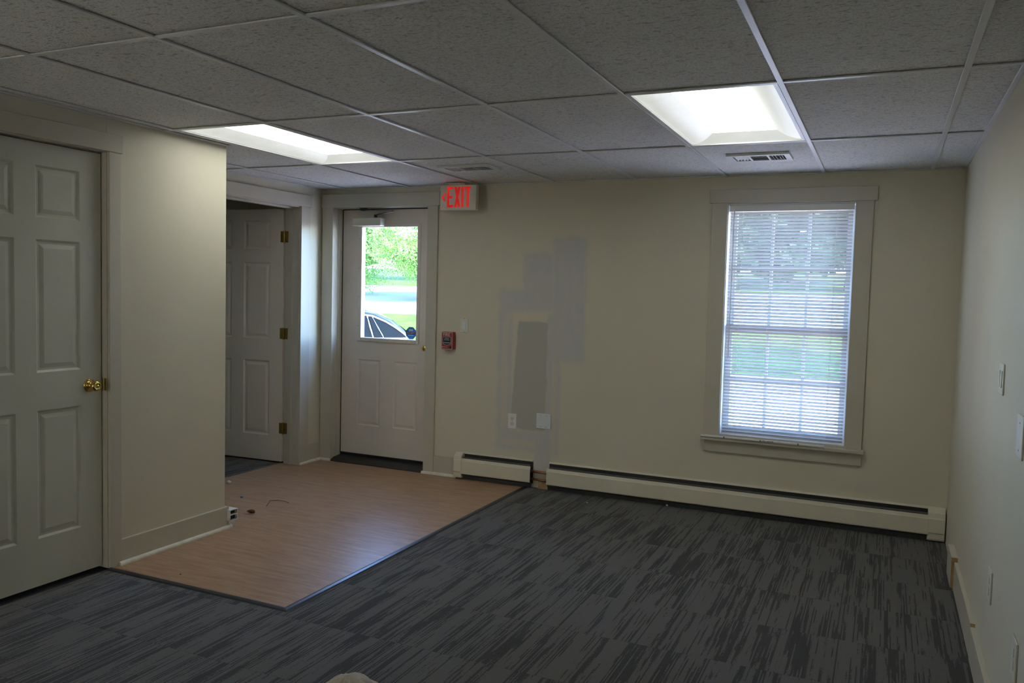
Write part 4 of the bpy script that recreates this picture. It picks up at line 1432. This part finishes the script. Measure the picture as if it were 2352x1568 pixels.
# body loft: stations along x measured forward (-x) from the rear bumper: (d, z_low, z_belt, half width)
stn = [(0.16, 0.42, 0.80, 0.70), (0.20, 0.30, 0.98, 0.82), (0.36, 0.24, 1.07, 0.90), (1.2, 0.22, 1.09, 0.92), (2.4, 0.22, 1.06, 0.92), (3.3, 0.22, 1.02, 0.91), (3.9, 0.24, 0.93, 0.89), (4.4, 0.28, 0.82, 0.82), (4.6, 0.38, 0.66, 0.66)]
v, f = [], []
yc = CY + 0.92
for d, z0, z1, hw in stn:
    x = CX - d
    sec = [(-hw * 0.86, z0), (-hw, z0 + 0.14), (-hw, z0 + (z1 - z0) * 0.62), (-hw * 0.95, z1 - 0.04), (-hw * 0.86, z1), (hw * 0.86, z1), (hw * 0.95, z1 - 0.04), (hw, z0 + (z1 - z0) * 0.62), (hw, z0 + 0.14), (hw * 0.86, z0)]
    v += [(x, yc + a, CG + b) for a, b in sec]
n = 10
for i in range(len(stn) - 1):
    for j in range(n):
        f.append((i * n + j, i * n + (j + 1) % n, (i + 1) * n + (j + 1) % n, (i + 1) * n + j))
f += [tuple(range(n))[::-1], tuple(range((len(stn) - 1) * n, len(stn) * n))]
MB().add(v, f).build('body', 'carpaint', car, smooth=True, bevel=0.01)
# greenhouse loft: (d, roof height, half width at roof, half width at belt)
gst = [(0.25, 1.07, 0.40, 0.72), (0.36, 1.19, 0.48, 0.78), (0.53, 1.34, 0.55, 0.82), (0.78, 1.455, 0.60, 0.85), (1.1, 1.515, 0.62, 0.85), (1.7, 1.525, 0.62, 0.85), (2.3, 1.50, 0.61, 0.85), (2.7, 1.40, 0.62, 0.84), (3.35, 1.05, 0.66, 0.82)]
v, f = [], []
for d, zr, hr, hb in gst:
    x = CX - d
    sec = [(-hb, 1.04), (-hr - 0.03, zr - 0.06), (-hr + 0.05, zr), (hr - 0.05, zr), (hr + 0.03, zr - 0.06), (hb, 1.04)]
    v += [(x, yc + a, CG + b) for a, b in sec]
n = 6
for i in range(len(gst) - 1):
    for j in range(n):
        f.append((i * n + j, i * n + (j + 1) % n, (i + 1) * n + (j + 1) % n, (i + 1) * n + j))
f += [tuple(range(n))[::-1], tuple(range((len(gst) - 1) * n, len(gst) * n))]
MB().add(v, f).build('roof', 'carpaint', car, smooth=True)


def side_y(z):
    """near-side glass plane leaning inwards with height"""
    k = (z - 1.04) / (1.45 - 1.04)
    return yc - (0.85 + (0.655 - 0.85) * k) - 0.012


def glass_poly(name, pts, mat='carglass', th=0.012, mirror=True):
    for s in ((1, -1) if mirror else (1,)):
        m = MB()
        q = [(CX - d, (side_y(z) if s == 1 else 2 * yc - side_y(z)), CG + z) for d, z in pts]
        q2 = [(x, y + s * th, z) for x, y, z in q]
        n = len(q)
        m.add(q + q2, [tuple(range(n)), tuple(range(n, 2 * n))[::-1]] + [(i, (i + 1) % n, n + (i + 1) % n, n + i) for i in range(n)])
        m.build(name, mat, car)


top = lambda d: 1.445 - 0.33 * max(0.0, (0.98 - d) / 0.72) ** 1.7
quarter = [(0.27, 1.115), (0.40, top(0.40)), (0.55, top(0.55)), (0.72, top(0.72)), (0.79, top(0.79)), (0.60, 1.10)]
mid = [(0.63, 1.10), (0.82, top(0.82)), (0.86, top(0.86)), (0.755, 1.10)]
rear = [(0.79, 1.10), (0.90, top(0.90)), (1.1, 1.45), (1.65, 1.455), (1.65, 1.095)]
front = [(1.72, 1.095), (1.72, 1.455), (2.2, 1.435), (2.55, 1.36), (2.95, 1.085)]
for nm, pl in (('quarter_window', quarter), ('quarter_window', mid), ('rear_side_window', rear), ('front_side_window', front)):
    glass_poly(nm, pl)


def trim_tube(name, pts, r=0.016):
    MB().tube([(CX - d, side_y(z) - 0.006, CG + z) for d, z in pts], r, 6).build(name, 'chrome', car, smooth=True)


trim_tube('window_trim', [(0.24, 1.105), (0.32, top(0.32) + 0.015), (0.45, top(0.45) + 0.015), (0.60, top(0.60) + 0.015), (0.80, top(0.80) + 0.015), (1.1, 1.462), (1.7, 1.468), (2.2, 1.447), (2.58, 1.37), (2.98, 1.085)])
trim_tube('window_trim', [(0.24, 1.103), (0.7, 1.092), (1.7, 1.085), (2.98, 1.075)], 0.02)
trim_tube('pillar_trim', [(0.775, 1.10), (0.885, top(0.885))], 0.013)
trim_tube('pillar_trim', [(0.615, 1.10), (0.805, top(0.805))], 0.007)
for d in (0.86, 3.75):
    for yy in (CY + 0.03, CY + 1.62):
        wt = MB().lathe([(0.20, 0), (0.30, 0.0), (0.335, 0.03), (0.335, 0.17), (0.30, 0.20), (0.20, 0.20)], (CX - d, yy, CG + 0.335), (0, 1, 0), 24).build('wheel', 'tyre', car, smooth=True)
        MB().lathe([(0.21, -0.004), (0.21, 0.008), (0.05, 0.03), (0.04, 0.2), (0.21, 0.204)], (CX - d, yy, CG + 0.335), (0, 1, 0), 18).build('rim', 'chrome', wt)
for yy in (yc - 0.80, yc + 0.55):
    boxes(((CX - 0.26, yy, CG + 0.78), (CX - 0.175, yy + 0.25, CG + 0.95))).build('tail_light', 'taillight', car, bevel=0.02)

car.rotation_euler.z = R_(31)
